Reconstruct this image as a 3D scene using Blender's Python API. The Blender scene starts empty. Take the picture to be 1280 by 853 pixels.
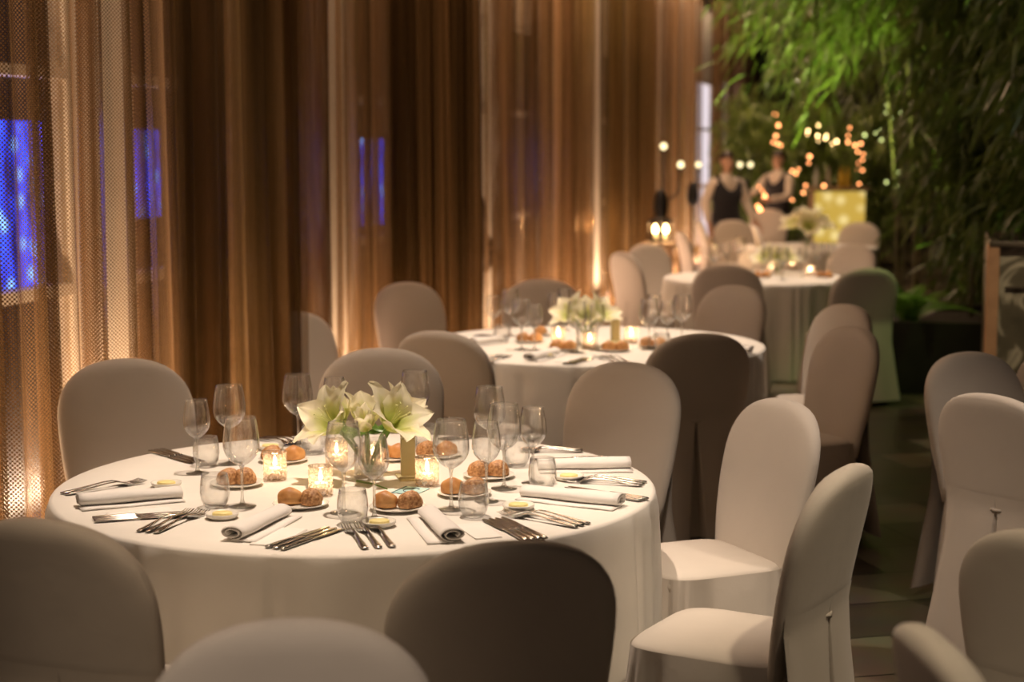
import bpy, bmesh, math, random
from mathutils import Vector, Matrix, Euler, noise
from math import sin, cos, pi, radians, sqrt, atan2, tan, atan

scene = bpy.context.scene
C = scene.collection

# ------------------------------------------------------------------ camera
F, CX, CY = 2084.0, 640.0, 426.5
H, PITCH = 1.78, atan(240.0 / 2084.0)
cam_data = bpy.data.cameras.new('camera')
cam = bpy.data.objects.new('camera', cam_data)
C.objects.link(cam)
cam.location = (0, 0, H)
cam.rotation_euler = (pi / 2 - PITCH, 0, 0)
cam_data.sensor_width = 36.0
cam_data.lens = F / 1280.0 * 36.0
cam_data.dof.use_dof = True
cam_data.dof.focus_distance = 4.95
cam_data.dof.aperture_fstop = 2.3
cam_data.clip_start = 0.05
scene.camera = cam

# ------------------------------------------------------------------ view, world
vs = scene.view_settings
vs.view_transform = 'Standard'
vs.look = 'None'
vs.exposure = 0.22
vs.gamma = 1.0
vs.use_curve_mapping = False
world = bpy.data.worlds.new('world')
scene.world = world
world.use_nodes = True
bg = world.node_tree.nodes['Background']
bg.inputs[0].default_value = (1.0, 0.74, 0.56, 1)
bg.inputs[1].default_value = 0.09
cy = scene.cycles
cy.max_bounces = 10
cy.transparent_max_bounces = 40
cy.transmission_bounces = 8
cy.glossy_bounces = 4
cy.diffuse_bounces = 3
cy.caustics_reflective = False
cy.caustics_refractive = False
cy.sample_clamp_indirect = 4.0

# hall axis: u runs down the hall, v across it (to the aisle)
UX, UY = 0.2425, 0.9701


def hall(u, v, z=0.0):
    return Vector((UX * u + UY * v, UY * u - UX * v, z))


def on_line(v, Y):
    """u of the point of the line v = const at depth Y"""
    X = v / 0.9701 + 0.25 * Y
    return UX * X + UY * Y


HALL_ROT = -atan2(UX, UY)     # local +Y -> hall axis


def lamp(name, kind, loc, energy, color, target=None, size=0.05, spot=60, blend=0.6, size_y=None):
    d = bpy.data.lights.new(name, kind)
    d.energy = energy
    d.color = color
    if kind == 'AREA':
        d.shape = 'RECTANGLE'
        d.size = size
        d.size_y = size_y or size
    else:
        d.shadow_soft_size = size
    if kind == 'SPOT':
        d.spot_size = radians(spot)
        d.spot_blend = blend
    o = bpy.data.objects.new(name, d)
    C.objects.link(o)
    o.location = loc
    if target is not None:
        v = Vector(target) - Vector(loc)
        o.rotation_euler = v.to_track_quat('-Z', 'Y').to_euler()
    return o


WARM = (1.0, 0.80, 0.635)
T1 = (-0.48, 5.08)
T2 = (0.42, 8.82)
T3 = (1.98, 13.45)
T4 = (3.15, 17.7)
TR = 0.92
# ceiling spots over each table
lamp('table_spotlight', 'SPOT', (T1[0] + 0.02, T1[1] + 0.08, 4.2), 490, WARM, (T1[0], T1[1], 0.75), 0.05, 44, 0.75)
lamp('table_spotlight', 'SPOT', (T2[0] + 0.05, T2[1] + 0.1, 4.2), 520, WARM, (T2[0], T2[1], 0.75), 0.05, 44, 0.75)
lamp('table_spotlight', 'SPOT', (T3[0], T3[1], 4.2), 330, WARM, (T3[0], T3[1], 0.75), 0.06, 44, 0.75)
lamp('table_spotlight', 'SPOT', (T4[0], T4[1], 4.2), 260, WARM, (T4[0], T4[1], 0.75), 0.06, 50, 0.75)
# ceiling downlights over the camera side and the curtain side, two are added fills
lamp('ceiling_downlight', 'SPOT', (-0.95, 1.6, 4.2), 190, (1.0, 0.74, 0.5), (-0.55, 4.0, 0.3), 0.12, 21, 0.9)
lamp('ceiling_downlight', 'SPOT', (-0.42, 1.35, 4.2), 190, WARM, (-0.4, 2.75, 0.85), 0.08, 13, 0.8)
lamp('ceiling_downlight', 'SPOT', (0.3, 3.3, 4.2), 270, WARM, (0.8, 5.2, 0.6), 0.1, 34, 0.8)
lamp('ceiling_downlight', 'SPOT', (2.0, 2.9, 4.2), 230, (1.0, 0.8, 0.55), (1.0, 4.3, 0.7), 0.08, 24, 0.9)  # added fill that brightens the near aisle corner chair
lamp('ceiling_downlight', 'SPOT', (0.55, 1.5, 4.2), 230, (1.0, 0.8, 0.55), (1.0, 3.1, 0.7), 0.08, 22, 0.8)  # added fill for the cream chairs cut off at the aisle's near end
lamp('ceiling_downlight', 'SPOT', (3.0, 5.2, 4.2), 260, WARM, (1.9, 5.4, 0.6), 0.1, 44, 0.8)
lamp('ceiling_downlight', 'SPOT', (-0.3, 7.0, 4.2), 140, WARM, (-1.0, 7.2, 0.6), 0.1, 60, 0.8)
# warm strips in the floor behind the curtain and washers at the ceiling before it
for k, (ya, yb, e) in enumerate(((5.0, 8.6, 130), (8.8, 13.0, 90), (13.2, 18, 90), (18, 24, 110), (24, 31, 130))):
    ua, ub = on_line(-3.72, ya), on_line(-3.72, yb)
    o = lamp('cove_uplight', 'AREA', hall((ua + ub) / 2, -3.70, 0.06), e, (1.0, 0.68, 0.42), None, 0.06, size_y=ub - ua)
    o.rotation_euler = (pi, 0, HALL_ROT)
    o = lamp('cove_downlight', 'AREA', hall((ua + ub) / 2, -3.68, 4.3), e * (0.5 if k < 2 else 0.15), (1.0, 0.74, 0.5), None, 0.06, size_y=ub - ua)
    o.rotation_euler = (0, 0, HALL_ROT)
for k, (ya, yb, e) in enumerate(((5.0, 8.0, 12), (8.8, 12.6, 26), (13.0, 18, 95), (18, 27, 140))):
    ua, ub = on_line(-2.6, ya), on_line(-2.6, yb)
    o = lamp('curtain_washer', 'AREA', hall((ua + ub) / 2, -2.55, 4.3), e, (1.0, 0.62, 0.38), None, 0.08, size_y=ub - ua)
    o.rotation_euler = (Matrix.Rotation(HALL_ROT, 3, 'Z') @ Matrix.Rotation(radians(10), 3, 'Y')).to_euler()
for k, (ya, yb, e) in enumerate(((9.2, 12.6, 26), (13.0, 18, 60), (18, 27, 90))):
    ua, ub = on_line(-2.9, ya), on_line(-2.9, yb)
    o = lamp('floor_strip', 'AREA', hall((ua + ub) / 2, -2.95, 0.05), e, (1.0, 0.6, 0.4), None, 0.05, size_y=ub - ua)
    o.rotation_euler = (Matrix.Rotation(HALL_ROT, 3, 'Z') @ Matrix.Rotation(radians(180 - 12), 3, 'Y')).to_euler()
# green plant spots
lamp('plant_spotlight', 'SPOT', (2.95, 14.6, 0.5), 650, (0.8, 1.0, 0.25), (2.75, 16.0, 3.0), 0.06, 72, 0.8)
lamp('plant_spotlight', 'SPOT', (3.3, 14.0, 0.5), 360, (0.8, 1.0, 0.25), (3.35, 15.8, 2.9), 0.06, 60, 0.8)
lamp('plant_spotlight', 'SPOT', (3.0, 10.6, 4.2), 130, (0.75, 1.0, 0.3), (2.75, 11.9, 0.7), 0.06, 24, 0.8)
lamp('plant_spotlight', 'SPOT', (4.1, 12.0, 0.7), 45, (0.9, 1.0, 0.4), (3.9, 13.6, 1.6), 0.06, 60, 0.8)
lamp('plant_spotlight', 'SPOT', (3.0, 8.3, 4.2), 22, (0.95, 0.95, 0.7), (3.3, 10.6, 2.2), 0.06, 70, 0.8)
lamp('plant_spotlight', 'SPOT', (4.5, 24.9, 4.2), 220, (1.0, 0.68, 0.25), (4.5, 25.9, 1.6), 0.06, 90, 0.8)
lamp('planter_fill_light', 'SPOT', (2.7, 7.6, 4.2), 420, (1.0, 0.82, 0.55), (3.1, 9.2, 1.0), 0.05, 22, 0.8)  # added fill lamp to brighten the stone planter
lamp('people_fill_light', 'SPOT', (2.8, 19.0, 4.2), 70, WARM, (2.7, 20.6, 1.2), 0.06, 50, 0.8)  # added fill on the person by the far chairs
lamp('people_fill_light', 'SPOT', (3.6, 22.0, 4.2), 60, (1.0, 0.7, 0.4), (4.2, 24.0, 1.3), 0.06, 60, 0.8)  # added fill on the second person, towards the bar


# ------------------------------------------------------------------ pixel helpers (placing things on real planes)
def ray(px, py):
    dx, dy = (px - CX) / F, -(py - CY) / F
    return Vector((dx, cos(PITCH) + dy * sin(PITCH), dy * cos(PITCH) - sin(PITCH)))


def on_z(px, py, z=0.75):
    d = ray(px, py)
    t = (z - H) / d.z
    return (d.x * t, d.y * t)


def at_y(px, py, Y):
    d = ray(px, py)
    t = Y / d.y
    return Vector((d.x * t, Y, H + d.z * t))


# ------------------------------------------------------------------ materials
def new_mat(name):
    m = bpy.data.materials.new(name)
    m.use_nodes = True
    nt = m.node_tree
    return m, nt, nt.nodes['Principled BSDF'], nt.nodes['Material Output']


def pmat(name, color, rough=0.5, metal=0.0, var=0.1, scale=20.0, bump=0.0, bscale=200.0, **kw):
    """principled material with a noise-driven colour variation and bump"""
    m, nt, b, out = new_mat(name)
    L = nt.links.new
    tc = nt.nodes.new('ShaderNodeTexCoord')
    n = nt.nodes.new('ShaderNodeTexNoise')
    n.inputs['Scale'].default_value = scale
    n.inputs['Detail'].default_value = 4
    L(tc.outputs['Object'], n.inputs['Vector'])
    r = nt.nodes.new('ShaderNodeValToRGB')
    c = color
    r.color_ramp.elements[0].position = 0.3
    r.color_ramp.elements[1].position = 0.7
    r.color_ramp.elements[0].color = (*[max(0, x * (1 - var)) for x in c], 1)
    r.color_ramp.elements[1].color = (*[min(1, x * (1 + var)) for x in c], 1)
    L(n.outputs[0], r.inputs[0])
    L(r.outputs[0], b.inputs['Base Color'])
    b.inputs['Roughness'].default_value = rough
    b.inputs['Metallic'].default_value = metal
    for k, v in kw.items():
        b.inputs[k].default_value = v
    if bump:
        n2 = nt.nodes.new('ShaderNodeTexNoise')
        n2.inputs['Scale'].default_value = bscale
        L(tc.outputs['Object'], n2.inputs['Vector'])
        bp = nt.nodes.new('ShaderNodeBump')
        bp.inputs['Strength'].default_value = bump
        bp.inputs['Distance'].default_value = 0.01
        L(n2.outputs[0], bp.inputs['Height'])
        L(bp.outputs[0], b.inputs['Normal'])
    return m


def emit_mat(name, color, strength):
    m, nt, b, out = new_mat(name)
    e = nt.nodes.new('ShaderNodeEmission')
    e.inputs[0].default_value = (*color, 1)
    e.inputs[1].default_value = strength
    nt.links.new(e.outputs[0], out.inputs[0])
    return m


def thin_glass(name, tint=(1, 1, 1), rim=0.5, base=0.05, refr=0.0, rough=0.02):
    m, nt, b, out = new_mat(name)
    L = nt.links.new
    tr = nt.nodes.new('ShaderNodeBsdfTransparent')
    tr.inputs[0].default_value = (*tint, 1)
    gl = nt.nodes.new('ShaderNodeBsdfGlossy')
    gl.inputs['Roughness'].default_value = rough
    lw = nt.nodes.new('ShaderNodeLayerWeight')
    lw.inputs[0].default_value = 0.5
    mp = nt.nodes.new('ShaderNodeMath')
    mp.operation = 'POWER'
    mp.inputs[1].default_value = 2.5
    L(lw.outputs['Facing'], mp.inputs[0])
    mr = nt.nodes.new('ShaderNodeMapRange')
    mr.inputs['To Min'].default_value = base
    mr.inputs['To Max'].default_value = rim
    L(mp.outputs[0], mr.inputs['Value'])
    mx = nt.nodes.new('ShaderNodeMixShader')
    L(mr.outputs[0], mx.inputs[0])
    L(tr.outputs[0], mx.inputs[1])
    L(gl.outputs[0], mx.inputs[2])
    res = mx
    if refr:
        gs = nt.nodes.new('ShaderNodeBsdfGlass')
        gs.inputs['Roughness'].default_value = 0.0
        gs.inputs['IOR'].default_value = 1.47
        gs.inputs[0].default_value = (*tint, 1)
        m2 = nt.nodes.new('ShaderNodeMixShader')
        m2.inputs[0].default_value = refr
        L(mx.outputs[0], m2.inputs[1])
        L(gs.outputs[0], m2.inputs[2])
        res = m2
    L(res.outputs[0], out.inputs[0])
    return m


def fabric(name, color, rough=0.85, wscale=900):
    m, nt, b, out = new_mat(name)
    L = nt.links.new
    tc = nt.nodes.new('ShaderNodeTexCoord')
    n = nt.nodes.new('ShaderNodeTexNoise')
    n.inputs['Scale'].default_value = 6
    L(tc.outputs['Object'], n.inputs['Vector'])
    r = nt.nodes.new('ShaderNodeValToRGB')
    r.color_ramp.elements[0].color = (*[x * 0.94 for x in color], 1)
    r.color_ramp.elements[1].color = (*[min(1, x * 1.04) for x in color], 1)
    L(n.outputs[0], r.inputs[0])
    L(r.outputs[0], b.inputs['Base Color'])
    b.inputs['Roughness'].default_value = rough
    b.inputs['Sheen Weight'].default_value = 0.15
    n2 = nt.nodes.new('ShaderNodeTexNoise')
    n2.inputs['Scale'].default_value = 9
    n2.inputs['Detail'].default_value = 5
    L(tc.outputs['Object'], n2.inputs['Vector'])
    bp = nt.nodes.new('ShaderNodeBump')
    bp.inputs['Strength'].default_value = 0.25
    bp.inputs['Distance'].default_value = 0.01
    L(n2.outputs[0], bp.inputs['Height'])
    L(bp.outputs[0], b.inputs['Normal'])
    return m


def curtain_mat(name, dark, light, hole=0.45):
    """bronze coil mesh: woven pattern of wire and holes"""
    m, nt, b, out = new_mat(name)
    L = nt.links.new
    N = nt.nodes.new
    uv = N('ShaderNodeUVMap')
    sp = N('ShaderNodeSeparateXYZ')
    L(uv.outputs[0], sp.inputs[0])

    def math(op, a, b_=None):
        x = N('ShaderNodeMath')
        x.operation = op
        for i, v in enumerate((a, b_)):
            if v is None:
                continue
            if isinstance(v, (int, float)):
                x.inputs[i].default_value = v
            else:
                L(v, x.inputs[i])
        return x.outputs[0]
    P = 2 * pi / 0.0155
    s1 = math('SINE', math('MULTIPLY', sp.outputs[0], P))
    s2 = math('SINE', math('MULTIPLY', sp.outputs[1], P))
    w = math('MULTIPLY', s1, s2)                        # -1..1
    lw = N('ShaderNodeLayerWeight')
    lw.inputs[0].default_value = 0.5
    fc = math('MULTIPLY', math('POWER', lw.outputs['Facing'], 2.0), 0.7)
    op = N('ShaderNodeMapRange')
    op.inputs['From Min'].default_value = -0.35
    op.inputs['From Max'].default_value = 0.35
    op.inputs['To Min'].default_value = max(0.04, 1.0 - hole - 0.44)
    op.inputs['To Max'].default_value = min(1.0, 1.0 - hole + 0.5)
    L(w, op.inputs['Value'])
    opac = math('MINIMUM', math('ADD', op.outputs[0], fc), 1.0)
    # light and dark streaks of the folds painted into the colour as vertical bands
    cb = N('ShaderNodeCombineXYZ')
    L(math('MULTIPLY', sp.outputs[0], 9.0), cb.inputs[0])
    L(math('MULTIPLY', sp.outputs[1], 0.12), cb.inputs[1])
    nz = N('ShaderNodeTexNoise')
    nz.inputs['Scale'].default_value = 1.0
    nz.inputs['Detail'].default_value = 3
    L(cb.outputs[0], nz.inputs['Vector'])
    rp = N('ShaderNodeValToRGB')
    rp.color_ramp.elements[0].position = 0.4
    rp.color_ramp.elements[1].position = 0.66
    rp.color_ramp.elements[0].color = (*dark, 1)
    rp.color_ramp.elements[1].color = (*light, 1)
    L(nz.outputs[0], rp.inputs[0])
    b.inputs['Metallic'].default_value = 0.75
    b.inputs['Roughness'].default_value = 0.27
    L(rp.outputs[0], b.inputs['Base Color'])
    tl = N('ShaderNodeBsdfTranslucent')
    L(rp.outputs[0], tl.inputs[0])
    m1 = N('ShaderNodeMixShader')
    m1.inputs[0].default_value = 0.28
    L(b.outputs[0], m1.inputs[1])
    L(tl.outputs[0], m1.inputs[2])
    tr = N('ShaderNodeBsdfTransparent')
    m2 = N('ShaderNodeMixShader')
    L(opac, m2.inputs[0])
    L(tr.outputs[0], m2.inputs[1])
    L(m1.outputs[0], m2.inputs[2])
    L(m2.outputs[0], out.inputs[0])
    return m


M = {}
M['cover'] = fabric('chair_cover_fabric', (0.62, 0.555, 0.48))
M['cloth'] = fabric('tablecloth_fabric', (0.80, 0.755, 0.68))
M['napkin'] = fabric('napkin_fabric', (0.80, 0.76, 0.71))
M['curtain'] = curtain_mat('bronze_mesh', (0.13, 0.07, 0.022), (0.66, 0.41, 0.21), 0.5)
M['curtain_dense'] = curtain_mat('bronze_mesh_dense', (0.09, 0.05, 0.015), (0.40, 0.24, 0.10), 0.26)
M['glass'] = thin_glass('thin_glass', (1.0, 1.0, 0.995), 0.95, 0.045, 0.09)
M['solid_glass'] = thin_glass('stem_glass', (0.93, 0.93, 0.91), 0.8, 0.12, 0.35)
M['steel'] = pmat('steel', (0.55, 0.52, 0.48), 0.18, 1.0, 0.06, 60)
M['porcelain'] = pmat('porcelain', (0.82, 0.78, 0.70), 0.25, 0, 0.02, 10)
M['butter'] = pmat('butter', (0.85, 0.72, 0.30), 0.45, 0, 0.06, 60)
M['card'] = pmat('card_paper', (0.85, 0.80, 0.74), 0.7, 0, 0.02, 30)
M['wax'] = pmat('wax', (0.9, 0.8, 0.62), 0.5, 0, 0.03, 50)
M['flame'] = emit_mat('flame', (1.0, 0.72, 0.42), 40)
M['black'] = pmat('black_iron', (0.012, 0.011, 0.01), 0.45, 0.4, 0.3, 40)
M['leg'] = pmat('black_leg', (0.02, 0.018, 0.016), 0.4, 0.3, 0.2, 40)
M['wood'] = pmat('table_wood', (0.2, 0.12, 0.06), 0.6, 0, 0.3, 12)
M['plaster'] = pmat('plaster_wall', (0.62, 0.53, 0.43), 0.85, 0, 0.05, 3, 0.1, 60)
M['darkwall'] = pmat('dark_wall', (0.018, 0.014, 0.011), 0.9, 0, 0.2, 3)
M['frame'] = pmat('window_frame_metal', (0.45, 0.38, 0.31), 0.4, 0.1, 0.1, 20)
M['pane'] = thin_glass('window_glass', (0.8, 0.8, 0.85), 0.4, 0.03, 0.0, 0.35)


def floor_mat():
    m, nt, b, out = new_mat('slate_tiles')
    L = nt.links.new
    N = nt.nodes.new
    tc = N('ShaderNodeTexCoord')
    mp = N('ShaderNodeMapping')
    mp.inputs['Rotation'].default_value = (0, 0, HALL_ROT + radians(0))
    L(tc.outputs['Object'], mp.inputs[0])
    br = N('ShaderNodeTexBrick')
    br.inputs['Color1'].default_value = (0.028, 0.024, 0.016, 1)
    br.inputs['Color2'].default_value = (0.20, 0.17, 0.115, 1)
    br.inputs['Mortar'].default_value = (0.01, 0.009, 0.007, 1)
    br.inputs['Scale'].default_value = 1.0
    br.inputs['Mortar Size'].default_value = 0.006
    br.inputs['Brick Width'].default_value = 0.8
    br.inputs['Row Height'].default_value = 0.42
    L(mp.outputs[0], br.inputs['Vector'])
    nz = N('ShaderNodeTexNoise')
    nz.inputs['Scale'].default_value = 5
    nz.inputs['Detail'].default_value = 6
    L(tc.outputs['Object'], nz.inputs['Vector'])
    mx = N('ShaderNodeMix')
    mx.data_type = 'RGBA'
    mx.blend_type = 'MULTIPLY'
    mx.inputs[0].default_value = 0.6
    L(br.outputs[0], mx.inputs[6])
    L(nz.outputs['Color'], mx.inputs[7])
    L(mx.outputs[2], b.inputs['Base Color'])
    b.inputs['Roughness'].default_value = 0.3
    bp = N('ShaderNodeBump')
    bp.inputs['Strength'].default_value = 0.2
    L(br.outputs['Fac'], bp.inputs['Height'])
    bp.invert = True
    L(bp.outputs[0], b.inputs['Normal'])
    return m


M['floor'] = floor_mat()


def votive_mat():
    m, nt, b, out = new_mat('mercury_glass')
    L = nt.links.new
    N = nt.nodes.new
    tc = N('ShaderNodeTexCoord')
    nz = N('ShaderNodeTexNoise')
    nz.inputs['Scale'].default_value = 120
    nz.inputs['Detail'].default_value = 3
    L(tc.outputs['Object'], nz.inputs['Vector'])
    rp = N('ShaderNodeValToRGB')
    rp.color_ramp.elements[0].position = 0.46
    rp.color_ramp.elements[1].position = 0.58
    rp.color_ramp.elements[0].color = (0.14, 0.14, 0.14, 1)
    rp.color_ramp.elements[1].color = (0.6, 0.6, 0.6, 1)
    L(nz.outputs[0], rp.inputs[0])
    tr = N('ShaderNodeBsdfTransparent')
    tr.inputs[0].default_value = (1.0, 0.96, 0.9, 1)
    gl = N('ShaderNodeBsdfGlossy')
    gl.inputs[0].default_value = (0.9, 0.78, 0.7, 1)
    gl.inputs['Roughness'].default_value = 0.2
    tl = N('ShaderNodeBsdfTranslucent')
    tl.inputs[0].default_value = (0.95, 0.80, 0.70, 1)
    m0 = N('ShaderNodeMixShader')
    m0.inputs[0].default_value = 0.5
    L(gl.outputs[0], m0.inputs[1])
    L(tl.outputs[0], m0.inputs[2])
    mx = N('ShaderNodeMixShader')
    L(rp.outputs[0], mx.inputs[0])
    L(tr.outputs[0], mx.inputs[1])
    L(m0.outputs[0], mx.inputs[2])
    L(mx.outputs[0], out.inputs[0])
    return m


M['votive'] = votive_mat()


def bread_mat(name, c1, c2, spots):
    m, nt, b, out = new_mat(name)
    L = nt.links.new
    N = nt.nodes.new
    tc = N('ShaderNodeTexCoord')
    nz = N('ShaderNodeTexNoise')
    nz.inputs['Scale'].default_value = 28 if not spots else 130
    nz.inputs['Detail'].default_value = 5
    L(tc.outputs['Object'], nz.inputs['Vector'])
    rp = N('ShaderNodeValToRGB')
    rp.color_ramp.elements[0].position = 0.35
    rp.color_ramp.elements[1].position = 0.65
    rp.color_ramp.elements[0].color = (*c1, 1)
    rp.color_ramp.elements[1].color = (*c2, 1)
    L(nz.outputs[0], rp.inputs[0])
    L(rp.outputs[0], b.inputs['Base Color'])
    b.inputs['Roughness'].default_value = 0.5
    bp = N('ShaderNodeBump')
    bp.inputs['Strength'].default_value = 0.9 if spots else 0.3
    bp.inputs['Distance'].default_value = 0.004
    L(nz.outputs[0], bp.inputs['Height'])
    L(bp.outputs[0], b.inputs['Normal'])
    return m


M['roll'] = bread_mat('plain_roll_crust', (0.50, 0.21, 0.06), (0.70, 0.38, 0.14), False)
M['seeded'] = bread_mat('seeded_roll_crust', (0.32, 0.13, 0.04), (0.68, 0.38, 0.17), True)


def petal_mat():
    m, nt, b, out = new_mat('amaryllis_petal')
    L = nt.links.new
    N = nt.nodes.new
    uv = N('ShaderNodeUVMap')
    sp = N('ShaderNodeSeparateXYZ')
    L(uv.outputs[0], sp.inputs[0])
    nz = N('ShaderNodeTexNoise')
    nz.inputs['Scale'].default_value = 6
    L(uv.outputs[0], nz.inputs['Vector'])
    # v: along, u: across (-1..1 mapped 0..1)
    a = N('ShaderNodeMath'); a.operation = 'SUBTRACT'; L(sp.outputs[0], a.inputs[0]); a.inputs[1].default_value = 0.5
    ab = N('ShaderNodeMath'); ab.operation = 'ABSOLUTE'; L(a.outputs[0], ab.inputs[0])
    s = N('ShaderNodeMath'); s.operation = 'MULTIPLY_ADD'; L(ab.outputs[0], s.inputs[0]); s.inputs[1].default_value = 0.9; L(sp.outputs[1], s.inputs[2])
    s2 = N('ShaderNodeMath'); s2.operation = 'MULTIPLY_ADD'; L(nz.outputs[0], s2.inputs[0]); s2.inputs[1].default_value = 0.25; L(s.outputs[0], s2.inputs[2])
    rp = N('ShaderNodeValToRGB')
    rp.color_ramp.elements[0].position = 0.15
    rp.color_ramp.elements[1].position = 0.95
    rp.color_ramp.elements[0].color = (0.36, 0.46, 0.06, 1)
    rp.color_ramp.elements[1].color = (0.90, 0.86, 0.68, 1)
    e = rp.color_ramp.elements.new(0.5)
    e.color = (0.70, 0.74, 0.27, 1)
    L(s2.outputs[0], rp.inputs[0])
    L(rp.outputs[0], b.inputs['Base Color'])
    b.inputs['Roughness'].default_value = 0.5
    tl = N('ShaderNodeBsdfTranslucent')
    L(rp.outputs[0], tl.inputs[0])
    mx = N('ShaderNodeMixShader')
    mx.inputs[0].default_value = 0.45
    L(b.outputs[0], mx.inputs[1])
    L(tl.outputs[0], mx.inputs[2])
    L(mx.outputs[0], out.inputs[0])
    return m


M['petal'] = petal_mat()
M['stem'] = pmat('green_stem', (0.12, 0.22, 0.03), 0.5, 0, 0.2, 40)
M['stamen'] = pmat('stamen', (0.75, 0.75, 0.35), 0.5, 0, 0.1, 40)


def leaf_mat(name, c1, c2):
    m, nt, b, out = new_mat(name)
    L = nt.links.new
    N = nt.nodes.new
    tc = N('ShaderNodeTexCoord')
    nz = N('ShaderNodeTexNoise')
    nz.inputs['Scale'].default_value = 5
    nz.inputs['Detail'].default_value = 3
    L(tc.outputs['Object'], nz.inputs['Vector'])
    rp = N('ShaderNodeValToRGB')
    rp.color_ramp.elements[0].position = 0.3
    rp.color_ramp.elements[1].position = 0.7
    rp.color_ramp.elements[0].color = (*c1, 1)
    rp.color_ramp.elements[1].color = (*c2, 1)
    L(nz.outputs[0], rp.inputs[0])
    L(rp.outputs[0], b.inputs['Base Color'])
    b.inputs['Roughness'].default_value = 0.35
    tl = N('ShaderNodeBsdfTranslucent')
    L(rp.outputs[0], tl.inputs[0])
    mx = N('ShaderNodeMixShader')
    mx.inputs[0].default_value = 0.35
    L(b.outputs[0], mx.inputs[1])
    L(tl.outputs[0], mx.inputs[2])
    L(mx.outputs[0], out.inputs[0])
    return m


M['leaf'] = leaf_mat('bamboo_leaf', (0.04, 0.075, 0.014), (0.15, 0.20, 0.04))
M['fern'] = leaf_mat('fern_leaf', (0.06, 0.16, 0.02), (0.2, 0.34, 0.05))
M['culm'] = pmat('bamboo_culm', (0.10, 0.09, 0.04), 0.5, 0, 0.3, 8)


# ------------------------------------------------------------------ mesh helpers
def obj(name, bm, mat, parent=None, smooth=True):
    me = bpy.data.meshes.new(name)
    bm.to_mesh(me)
    bm.free()
    if smooth:
        for p in me.polygons:
            p.use_smooth = True
    if mat is not None:
        me.materials.append(mat)
    o = bpy.data.objects.new(name, me)
    C.objects.link(o)
    if parent is not None:
        o.parent = parent
    return o


def tag(o, label, cat, group=None):
    o['label'] = label
    o['category'] = cat
    if group:
        o['group'] = group
    return o


def thing(name, label, cat, loc=(0, 0, 0), rotz=0.0, group=None):
    o = bpy.data.objects.new(name, None)
    o.empty_display_size = 0.05
    C.objects.link(o)
    o.location = loc
    o.rotation_euler = (0, 0, rotz)
    return tag(o, label, cat, group)


def struct(name, bm, mat, parent=None, smooth=False):
    o = obj(name, bm, mat, parent, smooth)
    if parent is None:
        o['kind'] = 'structure'
    return o


def dup(root, loc, rot=None, label=None, group=None):
    r = root.copy()
    C.objects.link(r)
    r.location = loc
    if rot is not None:
        r.rotation_euler = rot if hasattr(rot, '__len__') else (0, 0, rot)
    if label:
        r['label'] = label
    if group:
        r['group'] = group
    for ch in list(root.children):
        c = ch.copy()
        C.objects.link(c)
        c.parent = r
        for g in list(ch.children):
            d = g.copy()
            C.objects.link(d)
            d.parent = c
    return r


def add_box(bm, c, s, rz=0.0, bevel=0.0):
    mt = Matrix.Translation(Vector(c)) @ Matrix.Rotation(rz, 4, 'Z') @ Matrix.Diagonal((s[0], s[1], s[2], 1))
    g = bmesh.ops.create_cube(bm, size=1.0, matrix=mt)
    if bevel:
        es = list({e for v in g['verts'] for e in v.link_edges})
        bmesh.ops.bevel(bm, geom=es, offset=bevel, segments=2, affect='EDGES', profile=0.5)


def add_lathe(bm, prof, n=32, c=(0, 0, 0), sx=1.0, sy=1.0):
    rings = []
    for r, z in prof:
        if r < 1e-6:
            rings.append([bm.verts.new((c[0], c[1], c[2] + z))])
        else:
            rings.append([bm.verts.new((c[0] + sx * r * cos(2 * pi * k / n), c[1] + sy * r * sin(2 * pi * k / n), c[2] + z)) for k in range(n)])
    for a, b in zip(rings, rings[1:]):
        if len(a) == 1 and len(b) == 1:
            continue
        for k in range(n):
            k2 = (k + 1) % n
            if len(a) == 1:
                bm.faces.new((a[0], b[k2], b[k])) if False else bm.faces.new((a[0], b[k], b[k2]))
            elif len(b) == 1:
                bm.faces.new((a[k], a[k2], b[0]))
            else:
                bm.faces.new((a[k], a[k2], b[k2], b[k]))


def add_loft(bm, rings, closed=True, cap=True):
    vs_ = [[bm.verts.new(p) for p in r] for r in rings]
    n = len(vs_[0])
    for a, b in zip(vs_, vs_[1:]):
        for k in range(n if closed else n - 1):
            k2 = (k + 1) % n
            bm.faces.new((a[k], a[k2], b[k2], b[k]))
    if cap and closed:
        bm.faces.new(list(reversed(vs_[0])))
        bm.faces.new(vs_[-1])
    return vs_


def add_tube(bm, pts, r, n=8, r2=None):
    pts = [Vector(p) for p in pts]
    rings = []
    for i, p in enumerate(pts):
        t = (pts[min(i + 1, len(pts) - 1)] - pts[max(i - 1, 0)]).normalized()
        a = t.orthogonal().normalized() if i == 0 else (prev - t * prev.dot(t)).normalized()
        prev = a
        b = t.cross(a)
        rr = r if r2 is None else r + (r2 - r) * i / (len(pts) - 1)
        rings.append([p + a * (rr * cos(2 * pi * k / n)) + b * (rr * sin(2 * pi * k / n)) for k in range(n)])
    add_loft(bm, rings)


def grid(bm, nu, nv, fn, uvfn=None):
    vv = [[bm.verts.new(fn(i / nu, j / nv)) for j in range(nv + 1)] for i in range(nu + 1)]
    uvl = bm.loops.layers.uv.verify() if uvfn else None
    for i in range(nu):
        for j in range(nv):
            f = bm.faces.new((vv[i][j], vv[i + 1][j], vv[i + 1][j + 1], vv[i][j + 1]))
            if uvl:
                for lp, (a, b) in zip(f.loops, ((i, j), (i + 1, j), (i + 1, j + 1), (i, j + 1))):
                    lp[uvl].uv = uvfn(a / nu, b / nv)
    return vv


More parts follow.
